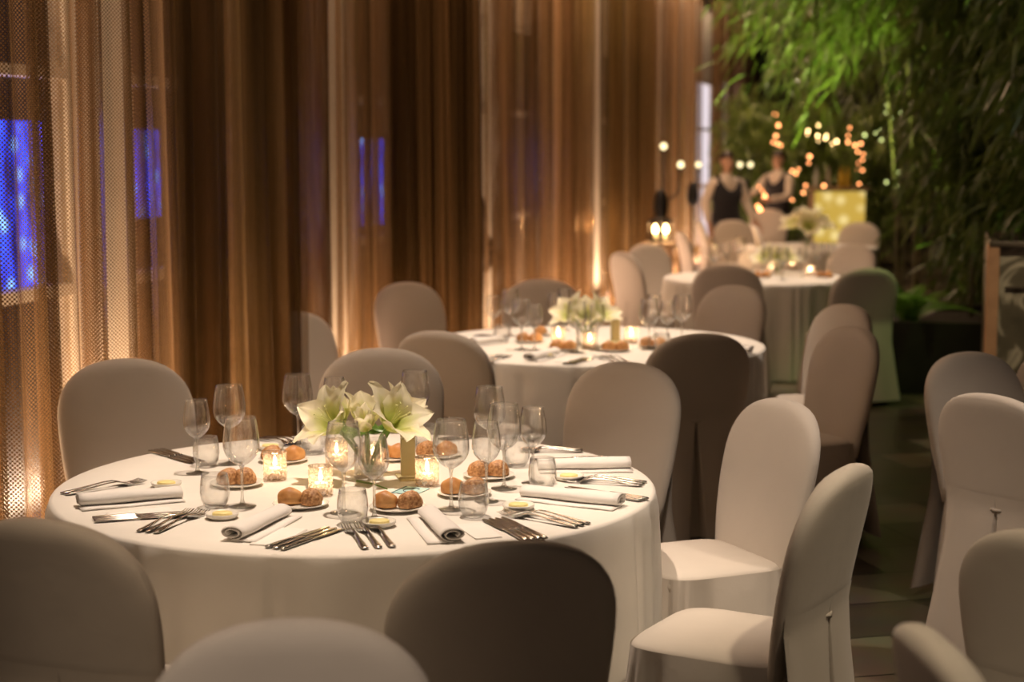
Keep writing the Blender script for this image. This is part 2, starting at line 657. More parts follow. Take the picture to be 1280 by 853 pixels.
# ------------------------------------------------------------------ the room
U0, U1 = -1.2, 33.0
V_WALL, V_RIGHT = -3.95, 6.0
CEIL = 4.45


def slab(name, mat, u0, u1, v0, v1, z0, z1):
    bm = bmesh.new()
    c = hall((u0 + u1) / 2, (v0 + v1) / 2, (z0 + z1) / 2)
    add_box(bm, c, (v1 - v0, u1 - u0, z1 - z0), HALL_ROT)
    return bm


struct('floor', slab('', 0, U0 - 1, U1 + 0.3, V_WALL - 0.3, V_RIGHT + 0.3, -0.2, 0.0), M['floor'])
struct('ceiling', slab('', 0, U0 - 1, U1 + 0.3, V_WALL - 0.3, V_RIGHT + 0.3, CEIL, CEIL + 0.2), M['darkwall'])
struct('wall_right', slab('', 0, U0 - 1, U1, V_RIGHT, V_RIGHT + 0.2, 0, CEIL), M['darkwall'])
struct('wall_back', slab('', 0, U1, U1 + 0.2, V_WALL, V_RIGHT, 0, CEIL), M['darkwall'])

# window wall: piers between tall windows
wins = [(a * 1.07, b * 1.07) for a, b in ((4.3, 5.7), (6.2, 7.4), (8.0, 9.2), (9.8, 10.45), (11.1, 12.35), (13.0, 14.3), (15.0, 16.4), (17.2, 18.6), (19.4, 20.9), (27.2, 29.2))]
bm = bmesh.new()
edges_ = [U0 - 1]
for ya, yb in wins:
    edges_ += [on_line(V_WALL, ya), on_line(V_WALL, yb)]
edges_.append(U1)
for k in range(0, len(edges_), 2):
    a, b = edges_[k], edges_[k + 1]
    add_box(bm, hall((a + b) / 2, V_WALL - 0.06, CEIL / 2), (0.12, b - a, CEIL), HALL_ROT)
for k in range(1, len(edges_) - 1, 2):
    a, b = edges_[k], edges_[k + 1]
    add_box(bm, hall((a + b) / 2, V_WALL - 0.06, (3.0 + CEIL) / 2), (0.12, b - a, CEIL - 3.0), HALL_ROT)
struct('wall_left', bm, M['plaster'])
M['lit_pane'] = emit_mat('lit_frosted_pane', (0.86, 0.74, 0.78), 0.85)
for n_, (ya, yb) in enumerate(wins):
    a, b = on_line(V_WALL, ya), on_line(V_WALL, yb)
    m = (a + b) / 2
    bm = bmesh.new()
    for zc, hh, dep in ((0.04, 0.08, 0.1), (1.12, 0.055, 0.12), (2.13, 0.05, 0.11), (2.97, 0.06, 0.1)):
        add_box(bm, hall(m, V_WALL - 0.05, zc), (dep, b - a, hh), HALL_ROT)
    for uu in (a + 0.025, b - 0.025):
        add_box(bm, hall(uu, V_WALL - 0.06, 1.5), (0.08, 0.05, 3.0), HALL_ROT)
    w = struct('window_%d' % (n_ + 1), bm, M['frame'])
    bm = bmesh.new()
    add_box(bm, hall(m, V_WALL - 0.07, 1.5), (0.008, b - a - 0.02, 2.98), HALL_ROT)
    obj('pane', bm, M['lit_pane'] if n_ == len(wins) - 1 else M['pane'], w, False)


# blue light outside the windows
def blue_mat():
    m, nt, b, out = new_mat('blue_light_panel')
    L = nt.links.new
    N = nt.nodes.new
    tc = N('ShaderNodeTexCoord')
    vo = N('ShaderNodeTexVoronoi')
    vo.inputs['Scale'].default_value = 7
    L(tc.outputs['Object'], vo.inputs['Vector'])
    rp = N('ShaderNodeValToRGB')
    rp.color_ramp.elements[0].position = 0.05
    rp.color_ramp.elements[1].position = 0.4
    rp.color_ramp.elements[0].color = (0.25, 0.55, 1.0, 1)
    rp.color_ramp.elements[1].color = (0.015, 0.06, 0.85, 1)
    L(vo.outputs['Distance'], rp.inputs[0])
    e = N('ShaderNodeEmission')
    nz = N('ShaderNodeTexNoise')
    nz.inputs['Scale'].default_value = 1.0
    nz.inputs['Detail'].default_value = 4
    mp = N('ShaderNodeMapping')
    mp.inputs['Scale'].default_value = (1, 7, 2.2)
    L(tc.outputs['Object'], mp.inputs[0])
    L(mp.outputs[0], nz.inputs['Vector'])
    mr = N('ShaderNodeMapRange')
    mr.inputs['From Min'].default_value = 0.35
    mr.inputs['From Max'].default_value = 0.68
    mr.inputs['To Min'].default_value = 0.5
    mr.inputs['To Max'].default_value = 6.5
    L(nz.outputs[0], mr.inputs['Value'])
    L(mr.outputs[0], e.inputs[1])
    L(rp.outputs[0], e.inputs[0])
    L(e.outputs[0], out.inputs[0])
    return m


M['blue'] = blue_mat()
for (ya, yb, za, zb, lab) in ((7.8, 9.1, 0.97, 1.93, 'wide glowing blue screen outside the window nearest the camera'),
                              (10.1, 10.5, 1.36, 1.90, 'small glowing blue screen outside, seen between pale pier and dark gathered curtain'),
                              (14.15, 14.85, 1.12, 1.87, 'glowing violet-blue screen outside, behind the second sheer curtain')):
    v = -4.7
    a, b = on_line(v, ya), on_line(v, yb)
    t = thing('light_screen', lab, 'screen', hall((a + b) / 2, v, 0), HALL_ROT)
    bm = bmesh.new()
    add_box(bm, (0, 0, (za + zb) / 2), (0.04, b - a, zb - za), 0, 0.004)
    obj('screen_face', bm, M['blue'], t, False)
    bm = bmesh.new()
    for yy in (-(b - a) / 2 + 0.03, (b - a) / 2 - 0.03):
        add_box(bm, (-0.05, yy, zb / 2), (0.05, 0.05, zb), 0, 0.004)
    obj('support_post', bm, M['black'], t, False)
M['night'] = pmat('night_exterior', (0.03, 0.025, 0.05), 0.8, 0, 0.3, 2)
struct('exterior_wall', slab('', 0, U0 - 1, U1, -7.0, -6.8, 0, 4.6), M['night'])
struct('ground_exterior', slab('', 0, U0 - 1, U1, -6.8, V_WALL - 0.31, -0.2, 0.0), M['night'])


# ------------------------------------------------------------------ curtains
def curtain(u0, u1, v, lab, kind, seed, folds, mat='curtain', z0=0.015, z1=4.3):
    """folds: (flat width, flat amplitude, number of tight pleats, pleat width, pleat amplitude) repeated along the panel"""
    rnd = random.Random(seed)
    fw, fa, npl, pw, pa = folds
    ks = [(u0, 0.0)]
    sg = 1
    while ks[-1][0] < u1:
        for _ in range(rnd.choice((1, 1, 2)) if fw else 0):
            ks.append((ks[-1][0] + fw * rnd.uniform(0.4, 1.5), sg * fa * rnd.uniform(0.3, 1.0)))
            sg = -sg
        for _ in range(max(1, npl + rnd.choice((-1, 0, 1, 2))) if npl else 0):
            ks.append((ks[-1][0] + pw * rnd.uniform(0.6, 1.5), sg * pa * rnd.uniform(0.4, 1.0)))
            sg = -sg
    us, fs = [], []
    for (ua, fa_), (ub, fb_) in zip(ks, ks[1:]):
        n = 8
        for q in range(n):
            t = q / n
            w = t * t * (3 - 2 * t)
            uu = ua + (ub - ua) * t
            if uu > u1:
                break
            us.append(uu)
            fs.append(fa_ + (fb_ - fa_) * w)
    us.append(u1)
    fs.append(fs[-1])
    nu = len(us) - 1
    nz = 14
    arc = [0.0]
    for i in range(nu):
        arc.append(arc[-1] + sqrt((us[i + 1] - us[i]) ** 2 + (fs[i + 1] - fs[i]) ** 2))

    def fn(a, b):
        i = int(round(a * nu))
        u, f = us[i], fs[i]
        z = z0 + (z1 - z0) * b
        sway = 0.014 * sin(u * 7 + b * 3 + seed)
        edge = min(1.0, min(u - u0, u1 - u) * 8)
        return hall(u + 0.02 * (1 - b) * sin(u * 5 + seed) * edge, v + f * (1.15 - 0.3 * b) + sway * (1 - b), z)

    def uvf(a, b):
        return (arc[int(round(a * nu))], z0 + (z1 - z0) * b)
    bm = bmesh.new()
    grid(bm, nu, nz, fn, uvf)
    o = obj('mesh_curtain', bm, M[mat])
    tag(o, lab, 'curtain', kind)
    return o


VA, VB = -3.09, -3.40
gp = 'bronze mesh curtains along the windows'


def ug(v, px):
    """u where the line v crosses the picture column px (for planning panel edges on the wall line)"""
    s = (px - CX) / F
    Y = (v / 0.9701) / (s - 0.25)
    return on_line(v, Y)


SHEER = (0.15, 0.035, 4, 0.028, 0.06)
DENSE = (0.0, 0.0, 6, 0.05, 0.12)
curtain(on_line(VA, 4.0), ug(VA, 240), VA, 'sheer bronze mesh curtain hanging before the wide blue screen', gp, 1, SHEER)
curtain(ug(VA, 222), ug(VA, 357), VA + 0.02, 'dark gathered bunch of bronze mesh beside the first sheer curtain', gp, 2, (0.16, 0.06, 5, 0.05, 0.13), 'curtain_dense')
curtain(ug(VA, 305), ug(VB, 492), VB, 'sheer bronze mesh curtain between two dark gathered bunches', gp, 3, (0.16, 0.05, 4, 0.045, 0.09))
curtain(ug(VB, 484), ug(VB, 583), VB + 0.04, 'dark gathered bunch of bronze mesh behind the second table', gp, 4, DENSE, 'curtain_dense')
curtain(ug(VB, 597), ug(VB, 742), VB, 'copper-lit mesh curtain behind the second table flowers', gp, 5, (0.24, 0.06, 4, 0.07, 0.11))
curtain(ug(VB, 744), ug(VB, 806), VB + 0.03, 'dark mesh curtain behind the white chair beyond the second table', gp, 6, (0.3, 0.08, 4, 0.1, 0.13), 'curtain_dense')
curtain(ug(VB, 800), ug(VB, 872), VB, 'brown mesh curtain behind the iron candle stand', gp, 7, (0.7, 0.08, 2, 0.16, 0.12))
curtain(ug(VB, 886), ug(VB, 952), VB, 'farthest copper mesh curtain behind the standing waiter', gp, 8, (0.9, 0.1, 2, 0.22, 0.14))
# dark pillar at the curtain end
bm = bmesh.new()
uP = ug(VB + 0.1, 957)
add_box(bm, hall(uP, VB + 0.25, CEIL / 2), (0.5, 0.9, CEIL), HALL_ROT, 0.02)
struct('pillar', bm, pmat('dark_red_pillar', (0.05, 0.018, 0.01), 0.6, 0, 0.2, 4))


# ------------------------------------------------------------------ chairs
def backrest_bm():
    bm = bmesh.new()
    rings = []
    zs = [0.40, 0.46, 0.52, 0.58, 0.64, 0.70, 0.75, 0.79, 0.82, 0.85, 0.875, 0.90, 0.92, 0.937, 0.951, 0.961, 0.967, 0.970]
    for z in zs:
        if z <= 0.76:
            t = (z - 0.40) / 0.36
            w = 0.214 + 0.042 * sin(pi / 2 * t)
        else:
            t = (z - 0.76) / 0.2105
            w = 0.256 * (max(0.0, 1 - t ** 2.5)) ** (1 / 2.3)
        th = 0.040 * min(1.0, sqrt(max(0.0, 1 - ((z - 0.925) / 0.047) ** 2)) if z > 0.925 else 1.0) + 0.0015
        t = (z - 0.40)
        yc = -0.20 - 0.10 * t - 0.17 * t * t
        ring = []
        n = 36
        for k in range(n):
            a = 2 * pi * k / n
            ca, sa = cos(a), sin(a)
            e = 2 / 3.6
            x = w * (abs(ca) ** e) * (1 if ca >= 0 else -1)
            tb = 1.0 if sa >= 0 else (0.25 + 0.75 * min(1.0, max(0.0, (z - 0.51) / 0.07)))
            y = th * tb * (abs(sa) ** (2 / 2.6)) * (1 if sa >= 0 else -1)
            # front face is gently hollowed
            y -= 0.012 * (1 - (x / 0.27) ** 2) * (1 if sa > 0 else 0.6)
            ring.append((x, yc + y, z))
        rings.append(ring)
    add_loft(bm, rings)
    return bm


def seat_bm():
    bm = bmesh.new()
    rings = []
    n = 48
    for s, z in ((1.0, 0.425), (1.015, 0.445), (1.0, 0.468), (0.96, 0.478), (0.75, 0.487), (0.4, 0.491), (0.1, 0.492)):
        ring = []
        for k in range(n):
            a = 2 * pi * k / n
            ca, sa = cos(a), sin(a)
            e = 2 / 5.0
            ring.append((0.225 * s * abs(ca) ** e * (1 if ca >= 0 else -1), 0.215 * s * abs(sa) ** e * (1 if sa >= 0 else -1) + 0.01, z))
        rings.append(ring)
    add_loft(bm, rings)
    return bm


def skirt_bm():
    bm = bmesh.new()
    rings = []
    n = 160
    rnd = random.Random(5)
    ph = [rnd.uniform(0, 6.28) for _ in range(6)]
    for j in range(13):
        f = j / 12
        z = 0.470 - 0.43 * f
        ring = []
        for k in range(n):
            a = 2 * pi * k / n
            ca, sa = cos(a), sin(a)
            e = 2 / (5.0 - 1.2 * f)
            x = 0.228 * abs(ca) ** e * (1 if ca >= 0 else -1)
            y = (0.218 if sa > 0 else 0.236) * abs(sa) ** e * (1 if sa >= 0 else -1) + 0.01
            d = Vector((x, y, 0)).normalized()
            fl = 0.05 * f + 0.019 * f ** 0.7 * (0.2 if sa < -0.3 else 1.0) * (sin(9 * a + ph[0]) + 0.7 * sin(17 * a + ph[1]) + 0.4 * sin(31 * a + ph[2] + 2 * f))
            ring.append((x + d.x * fl, y + d.y * fl, z))
        rings.append(ring)
    add_loft(bm, rings, cap=False)
    return bm


def drape_bm():
    """back panel of the slip cover with an inverted centre pleat"""
    bm = bmesh.new()

    def surf(xw, z):
        """back face of the backrest at height z"""
        t = (z - 0.40) / 0.36
        w = 0.214 + 0.042 * sin(pi / 2 * max(0, t))
        t = z - 0.40
        yc = -0.20 - 0.10 * t - 0.17 * t * t
        q = min(0.995, abs(xw) / w)
        return w, yc - 0.0415 * (1 - q ** 3.6) ** (1 / 2.6) - 0.0072 * (1 - (xw / 0.27) ** 2)

    def fn(a, b):
        z = 0.62 - 0.582 * b
        x = (a * 2 - 1)
        x = (abs(x) ** 1.5) * (1 if x >= 0 else -1)
        zz = max(z, 0.575)
        w, _ = surf(0, zz)
        low = max(0.0, (0.575 - z) / 0.535)
        wz = w * 0.985 - 0.02 * min(1, low * 4) + 0.07 * low ** 1.2
        xw = x * wz
        _, y = surf(x * w * 0.985, zz)
        y -= 0.0025 + 0.045 * low
        op = 0.003 + 0.034 * low
        if low > 0 and abs(xw) < op * 1.2:
            q = 1 - abs(xw) / (op * 1.2)
            y += 0.042 * min(1, low * 9) * min(1, q * 2.2)
        y += 0.007 * low * sin(x * 9 + 1)
        return (xw, y, z)
    grid(bm, 110, 22, fn)
    return bm


def tab_bm():
    bm = bmesh.new()
    z0 = 0.572
    t = z0 - 0.40
    y = -0.20 - 0.10 * t - 0.17 * t * t - 0.060
    add_loft(bm, [[(x, y + 0.010 - 0.008 * (1 - abs(x) / 0.034), z0 + 0.005), (x, y + 0.009 - 0.010 * (1 - abs(x) / 0.034), z0 - 0.003 - 0.005 * (1 - abs(x) / 0.034)), (x, y + 0.016, z0)] for x in (-0.022, -0.011, 0, 0.011, 0.022)])
    return bm


def make_chair():
    t = thing('banquet_chair', 'x', 'chair')
    obj('backrest', backrest_bm(), M['cover'], t)
    obj('seat', seat_bm(), M['cover'], t)
    obj('skirt', skirt_bm(), M['cover'], t)
    d = obj('back_panel', drape_bm(), M['cover'], t)
    obj('pleat_tab', tab_bm(), M['cover'], d)
    for sx in (-1, 1):
        for sy in (-1, 1):
            bm = bmesh.new()
            add_loft(bm, [[(sx * 0.165 + dx * q, sy * 0.155 + dy * q + 0.01, z) for dx, dy in ((-1, -1), (1, -1), (1, 1), (-1, 1))] for z, q in ((0.0, 0.012), (0.43, 0.017))])
            obj('leg', bm, M['leg'], t, False)
    return t


chair0 = make_chair()
chair_used = []


def place_chair(px, py, face, label, group, Y=None, dx=0.0, dy=0.0, sz=1.0):
    """back top seen at px,py; face = table centre it is turned to, or a heading in degrees"""
    if Y is None:
        x, y = on_z(px, py, 0.96)
    else:
        p = at_y(px, py, Y)
        x, y = p.x, p.y
    x += dx
    y += dy
    if isinstance(face, tuple):
        th = atan2(face[1] - y, face[0] - x)
    else:
        th = radians(face)
    off = 0.33
    loc = (x + off * cos(th), y + off * sin(th), 0)
    rz = th - pi / 2
    if not chair_used:
        chair_used.append(1)
        o = chair0
        o.location = loc
        o.rotation_euler = (0, 0, rz)
        o['label'] = label
        o['group'] = group
    else:
        o = dup(chair0, loc, rz, label, group)
    o.scale = (1, 1, sz)
    return o


g1 = 'chairs around the front table'
place_chair(150, 450, -58, 'cream covered chair in front of the sheer curtain with blue light', g1, Y=6.05, sz=1.05)
place_chair(477, 438, (T1[0], T1[1]), 'cream covered chair facing the camera directly behind the white lilies', g1)
place_chair(790, 456, T1, 'cream chair at the back of the front table beside the dark pleated chair', g1)
place_chair(985, 503, 204, 'cream covered chair on the aisle, its whole seat and front showing', g1)
place_chair(1066, 588, 150, 'cream covered chair on the near aisle corner, turned to show its side and back pleat', g1)
place_chair(638, 684, T1, 'dark shadowed chair back in front of the front table napkins', g1)
place_chair(48, 656, T1, 'large dark chair back cut by the lower corner of the picture', g1)
place_chair(365, 780, -85, 'pale chair back rising from the bottom edge before the tablecloth', 'chairs of the tables nearest the camera')
g2 = 'chairs around the second table'
place_chair(494, 355, T2, 'cream covered chair standing against the curtain behind the second table', g2, dx=0.05)
place_chair(676, 351, T2, 'dim chair back right behind the flowers of the second table', g2)
place_chair(922, 366, (T2[0], T2[1] + 0.2), 'brownish chair back behind the second table, before the white third tablecloth', g2, Y=9.95)
place_chair(1062, 383, 206, 'farther of two cream chairs on the aisle side of the second table', g2)
place_chair(1070, 411, 203, 'nearer of two cream chairs on the aisle side of the second table', g2)
place_chair(546, 417, T2, 'dark chair back with shiny top edge, between first and second tables', g2)
place_chair(878, 420, T2, 'dark chair seen from behind with long back pleat at the second table', g2)
place_chair(364, 389, -38, 'mauve chair half hidden behind the dark gathered mesh', g2, Y=8.7, sz=0.96)
g3 = 'chairs around the third table'
place_chair(806, 306, T3, 'bright cream chair facing the camera beside the curtain', g3)
place_chair(776, 317, 25, 'purple shadowed chair edge beside the bright cream chair', g3)
place_chair(908, 333, T3, 'dark brown chair seen from behind at the third table', g3)
place_chair(1086, 337, (T3[0] - .1, T3[1]), 'greenish lit chair seen from behind at the plant side', g3)
place_chair(1060, 309, T3, 'mauve chair facing the camera behind the third table', g3, dx=0.12, dy=0.25)
place_chair(849, 291, 5, 'pale chair seen edge-on next to the candle stand', g3)
g4 = 'chairs around the far table'
place_chair(872, 277, 0, 'pale chair seen edge-on at the foot of the bright pane', g4)
place_chair(914, 276, (T4[0], T4[1]), 'far chair in front of the waiter in black vest', g4)
place_chair(940, 283, T4, 'far chair between waiter and the third table flowers', g4, dy=-0.1)
place_chair(960, 262, T4, 'farthest pale chair just below the second waiter', g4)
place_chair(1064, 281, T4, 'far chair in front of the yellow glowing bar', g4, dx=0.2, dy=0.4)
g5 = 'chairs of the table across the aisle'
place_chair(1206, 443, -62, 'cream chair across the aisle facing the camera, partly behind another chair', g5)
place_chair(1236, 497, 35, 'cream chair across the aisle seen from behind, long pleat to the floor', g5)
place_chair(1352, 441, -115, 'sliver of chair at the picture edge before the stone planter', g5, Y=6.8, sz=1.02)
place_chair(1318, 672, 45, 'large cream chair cut by the picture edge across the aisle', g5)
place_chair(1156, 800, 5, 'narrow chair top poking up at the bottom of the aisle', 'chairs of the tables nearest the camera')


# ------------------------------------------------------------------ tables
def tablecloth(center, R, seed, label, name='tablecloth'):
    rnd = random.Random(seed)
    ph = [rnd.uniform(0, 6.28) for _ in range(8)]
    n = 420
    creases = [(radians(d + rnd.uniform(-2, 2)), 0.022, -0.75) for d in (-97, -122, -146, -168, -74, -48, -26, 0, 25, 60, 100, 140, 170)]
    bm = bmesh.new()
    prof = [(0.0, 0.75)] + [(R * k / 8, 0.75) for k in range(1, 8)] + [(R - 0.012, 0.75), (R - 0.003, 0.747), (R + 0.002, 0.740)]
    rings = []
    for r, z in prof:
        if r == 0:
            rings.append([bm.verts.new((0, 0, z))])
        else:
            rings.append([bm.verts.new((r * cos(2 * pi * k / n), r * sin(2 * pi * k / n), z)) for k in range(n)])
    for j in range(1, 17):
        f = j / 16
        z = 0.740 - 0.735 * f
        ring = []
        for k in range(n):
            a = 2 * pi * k / n
            s = sin(11 * a + ph[0]) + 0.8 * sin(17 * a + ph[1]) + 0.5 * sin(29 * a + ph[2])
            sharp = max(0, sin(7 * a + ph[3])) ** 14 - 0.6 * max(0, sin(9 * a + ph[4])) ** 16
            for ca_, cw, cd in creases:
                dl = (a - ca_ + pi) % (2 * pi) - pi
                sharp += cd * math.exp(-(dl / cw) ** 2)
                sharp += -0.35 * cd * (1 if 0 < dl < 0.13 else 0) * (1 - dl / 0.13)
            r = R + 0.006 + 0.016 * f + (0.020 * f ** 0.55) * s * 0.8 + 0.05 * f ** 0.45 * sharp
            ring.append(bm.verts.new((r * cos(a), r * sin(a), z)))
        rings.append(ring)
    for a, b in zip(rings, rings[1:]):
        for k in range(n):
            k2 = (k + 1) % n
            if len(a) == 1:
                bm.faces.new((a[0], b[k], b[k2]))
            else:
                bm.faces.new((a[k], b[k], b[k2], a[k2]))
    bmesh.ops.recalc_face_normals(bm, faces=bm.faces)
    o = obj(name, bm, M['cloth'])
    o.location = (center[0], center[1], 0)
    tag(o, label, 'tablecloth', 'white round tablecloths')
    t = thing('round_table', label.replace('tablecloth', 'banquet table hidden beneath its cloth')[:90], 'table', (center[0], center[1], 0), 0, 'round banquet tables')
    bm = bmesh.new()
    add_lathe(bm, [(0, 0.72), (R - 0.03, 0.72), (R - 0.025, 0.73), (R - 0.03, 0.744), (0, 0.744)], 64)
    obj('tabletop', bm, M['wood'], t)
    for k in range(4):
        bm = bmesh.new()
        a = pi / 4 + k * pi / 2
        add_tube(bm, [(0.55 * cos(a), 0.55 * sin(a), 0.0), (0.55 * cos(a), 0.55 * sin(a), 0.72)], 0.016, 10)
        obj('leg', bm, M['leg'], t)
    return o


tablecloth(T1, TR, 3, 'white tablecloth of the front table with lilies and place settings')
tablecloth(T2, TR, 8, 'white tablecloth of the second table behind the front one')
tablecloth(T3, 0.75, 12, 'white tablecloth of the third table near the plants')
tablecloth(T4, 0.72, 15, 'white tablecloth of the far table below the waiters')

ZT = 0.7505


# ------------------------------------------------------------------ glassware
def make_wine_glass(name, h, rmax, rrim, rfoot, zstem, label):
    t = thing(name, label, 'glass')
    hb = h - zstem
    out = []
    for k in range(19):
        f = k / 18
        if f < 0.42:
            q = f / 0.42
            r = rmax * sin(q * pi / 2) ** 0.62
        else:
            q = (f - 0.42) / 0.58
            r = rmax + (rrim - rmax) * (q ** 1.7)
        out.append((max(r, 0.004), zstem + hb * f))
    inn = [(max(0.003, r - 0.0011), z + (0.0015 if i < 4 else 0)) for i, (r, z) in enumerate(out)]
    bm = bmesh.new()
    add_lathe(bm, out + list(reversed(inn)), 40)
    obj('bowl', bm, M['glass'], t)
    bm = bmesh.new()
    add_lathe(bm, [(0.009, 0.006), (0.0055, 0.018), (0.0040, 0.04), (0.0038, zstem - 0.02), (0.006, zstem - 0.004), (0.009, zstem + 0.003)], 16)
    obj('stem', bm, M['solid_glass'], t)
    bm = bmesh.new()
    add_lathe(bm, [(0.0, 0.0), (rfoot, 0.0), (rfoot, 0.0018), (rfoot * 0.5, 0.0035), (0.010, 0.007), (0.0, 0.009)], 40)
    obj('foot', bm, M['solid_glass'], t)
    return t


def make_tumbler():
    t = thing('tumbler', 'x', 'glass')
    out = [(0.0, 0.0), (0.024, 0.0), (0.032, 0.006), (0.040, 0.022), (0.0435, 0.045), (0.042, 0.07), (0.037, 0.098)]
    inn = [(0.0358, 0.098), (0.0408, 0.07), (0.0423, 0.045), (0.0388, 0.023), (0.030, 0.010), (0.02, 0.006), (0.0, 0.006)]
    bm = bmesh.new()
    add_lathe(bm, out + inn, 40)
    obj('body', bm, M['glass'], t)
    return t


red0 = make_wine_glass('red_wine_glass', 0.262, 0.053, 0.042, 0.040, 0.118, 'x')
white0 = make_wine_glass('white_wine_glass', 0.238, 0.043, 0.0335, 0.036, 0.112, 'x')
tumbler0 = make_tumbler()
_first = {}


def put(proto, x, y, z, label, group, rot=0.0):
    key = proto.name
    if key not in _first:
        _first[key] = 1
        proto.location = (x, y, z)
        proto.rotation_euler = rot if hasattr(rot, '__len__') else (0, 0, rot)
        proto['label'] = label
        proto['group'] = group
        return proto
    return dup(proto, (x, y, z), rot, label, group)


G = 'glasses on the front table'


def glass_at(kind, px, py, label, group=G, sc=None):
    x, y = on_z(px, py, ZT)
    proto = {'r': red0, 'w': white0, 't': tumbler0}[kind]
    return put(proto, x, y, ZT, label, group)


# setting beside the curtain
glass_at('w', 247, 592, 'tall slim wine glass closest to the curtain, on the front table')
glass_at('r', 288, 580, 'large wine glass behind the slim one closest to the curtain')
glass_at('t', 258, 583, 'tumbler just behind the slim wine glass closest to the curtain')
# setting with bread nearest the votive by the curtain
glass_at('r', 303, 633, 'large wine glass standing alone before the bread plate near the curtain side votive')
glass_at('t', 269, 634, 'tumbler next to the butter dish in front of the curtain side bread plate')
# front centre
glass_at('r', 430, 641, 'large wine glass front centre, before the shorter votive')
glass_at('w', 468, 649, 'slim wine glass front centre, beside the butter dish and crossed cutlery')
glass_at('t', 441, 655, 'tumbler front centre, its base among the crossed forks')
# front towards the aisle
glass_at('r', 564, 637, 'large wine glass in front of the two rolls near the blue card')
glass_at('w', 608, 627, 'slim wine glass just beyond the tumbler near the opened napkin roll')
glass_at('t', 592, 646, 'tumbler near the open napkin roll behind the dark chair')
# aisle
glass_at('r', 630, 611, 'large wine glass in the aisle side cluster, nearest of its three')
glass_at('w', 666, 604, 'slim wine glass at the outer end of the aisle side cluster')
glass_at('t', 678, 612, 'tumbler at the outer end of the aisle side cluster')
glass_at('r', 612, 583, 'tallest looking wine glass in the aisle side cluster, set farthest back')
glass_at('t', 646, 583, 'tumbler behind the aisle side wine glasses')
# back
glass_at('r', 373, 562, 'large wine glass left of the lilies at the back of the table')
glass_at('w', 419, 556, 'slim wine glass mostly hidden behind the lilies')
glass_at('t', 392, 567, 'tumbler beside the wine glass left of the lilies')
glass_at('r', 519, 556, 'large wine glass rising behind the lilies next to the olive card')
glass_at('t', 532, 566, 'tumbler behind the olive card stand')

G2 = 'glasses on the second table'
for kind, px, py, lab in (('w', 617, 424, 'slim glass nearest the curtain on the second table'),
                          ('r', 638, 420, 'large glass behind the slim ones at the curtain end of the second table'),
                          ('r', 652, 437, 'large glass of the front pair at the curtain end, second table'),
                          ('w', 668, 438, 'slim glass of the front pair at the curtain end, second table'),
                          ('t', 628, 428, 'tumbler at the curtain end of the second table'),
                          ('w', 693, 420, 'slim glass left of the second table flowers'),
                          ('r', 721, 441, 'large glass below the second table flowers'),
                          ('w', 746, 438, 'slim glass below the second table flowers'),
                          ('r', 811, 437, 'large glass of the aisle end cluster on the second table, frontmost'),
                          ('w', 834, 433, 'slim glass in the middle of the aisle end cluster, second table'),
                          ('r', 852, 430, 'large glass at the outer edge of the aisle end cluster, second table'),
                          ('t', 828, 440, 'tumbler in the aisle end cluster of the second table'),
                          ('w', 818, 422, 'slim glass at the back of the aisle end cluster, second table'),
                          ('w', 705, 413, 'slim glass before the dim chair back, second table')):
    glass_at(kind, px, py, lab, G2)
G3 = 'glasses on the third table'
for kind, px, py, lab in (('r', 893, 345, 'large glass nearest the curtain on the third table'),
                          ('w', 908, 338, 'slim glass behind the dark chair on the third table'),
                          ('r', 925, 334, 'large glass behind the third table candle'),
                          ('w', 958, 346, 'slim glass before the third table flowers'),
                          ('r', 978, 350, 'large glass below the third table flowers'),
                          ('w', 1003, 346, 'slim glass amid the golden third table candles'),
                          ('r', 1022, 343, 'large glass at the plant end of the third table'),
                          ('w', 1038, 338, 'slim glass at the plant end of the third table')):
    glass_at(kind, px, py, lab, G3)


# ------------------------------------------------------------------ votives and candles
def make_votive():
    t = thing('votive_holder', 'x', 'candle holder')
    bm = bmesh.new()
    add_lathe(bm, [(0.0, 0.0), (0.034, 0.0), (0.037, 0.003), (0.037, 0.088), (0.0355, 0.0885), (0.0345, 0.088), (0.0345, 0.006), (0.0, 0.006)], 36)
    obj('cup', bm, M['votive'], t)
    bm = bmesh.new()
    add_lathe(bm, [(0.0355, 0.0865), (0.0378, 0.0875), (0.0378, 0.0895), (0.0355, 0.090), (0.0345, 0.0885)], 36)
    obj('rim', bm, M['solid_glass'], t)
    return t


def make_candle():
    t = thing('candle', 'x', 'candle')
    bm = bmesh.new()
    add_lathe(bm, [(0.0, 0.0), (0.022, 0.0), (0.0225, 0.002), (0.022, 0.030), (0.018, 0.032), (0.004, 0.0295), (0.0, 0.029)], 28)
    obj('wax', bm, M['wax'], t)
    bm = bmesh.new()
    add_tube(bm, [(0, 0, 0.029), (0.001, 0, 0.035), (0.002, 0, 0.039)], 0.0008, 6)
    obj('wick', bm, M['black'], t)
    bm = bmesh.new()
    add_lathe(bm, [(0.0, 0.035), (0.0045, 0.041), (0.0062, 0.048), (0.0045, 0.058), (0.002, 0.068), (0.0, 0.073)], 14)
    obj('flame', bm, M['flame'], t)
    return t


votive0, candle0 = make_votive(), make_candle()


def candle_at(px, py, place, group, e=1.2):
    x, y = on_z(px, py, ZT)
    put(votive0, x, y, ZT, 'mercury glass votive holder ' + place, 'votive holders on the ' + group)
    put(candle0, x, y, ZT + 0.0065, 'lit candle inside the votive ' + place, 'candles on the ' + group)
    lamp('candle_light', 'POINT', (x, y, ZT + 0.055), e, (1.0, 0.62, 0.32), None, 0.008)


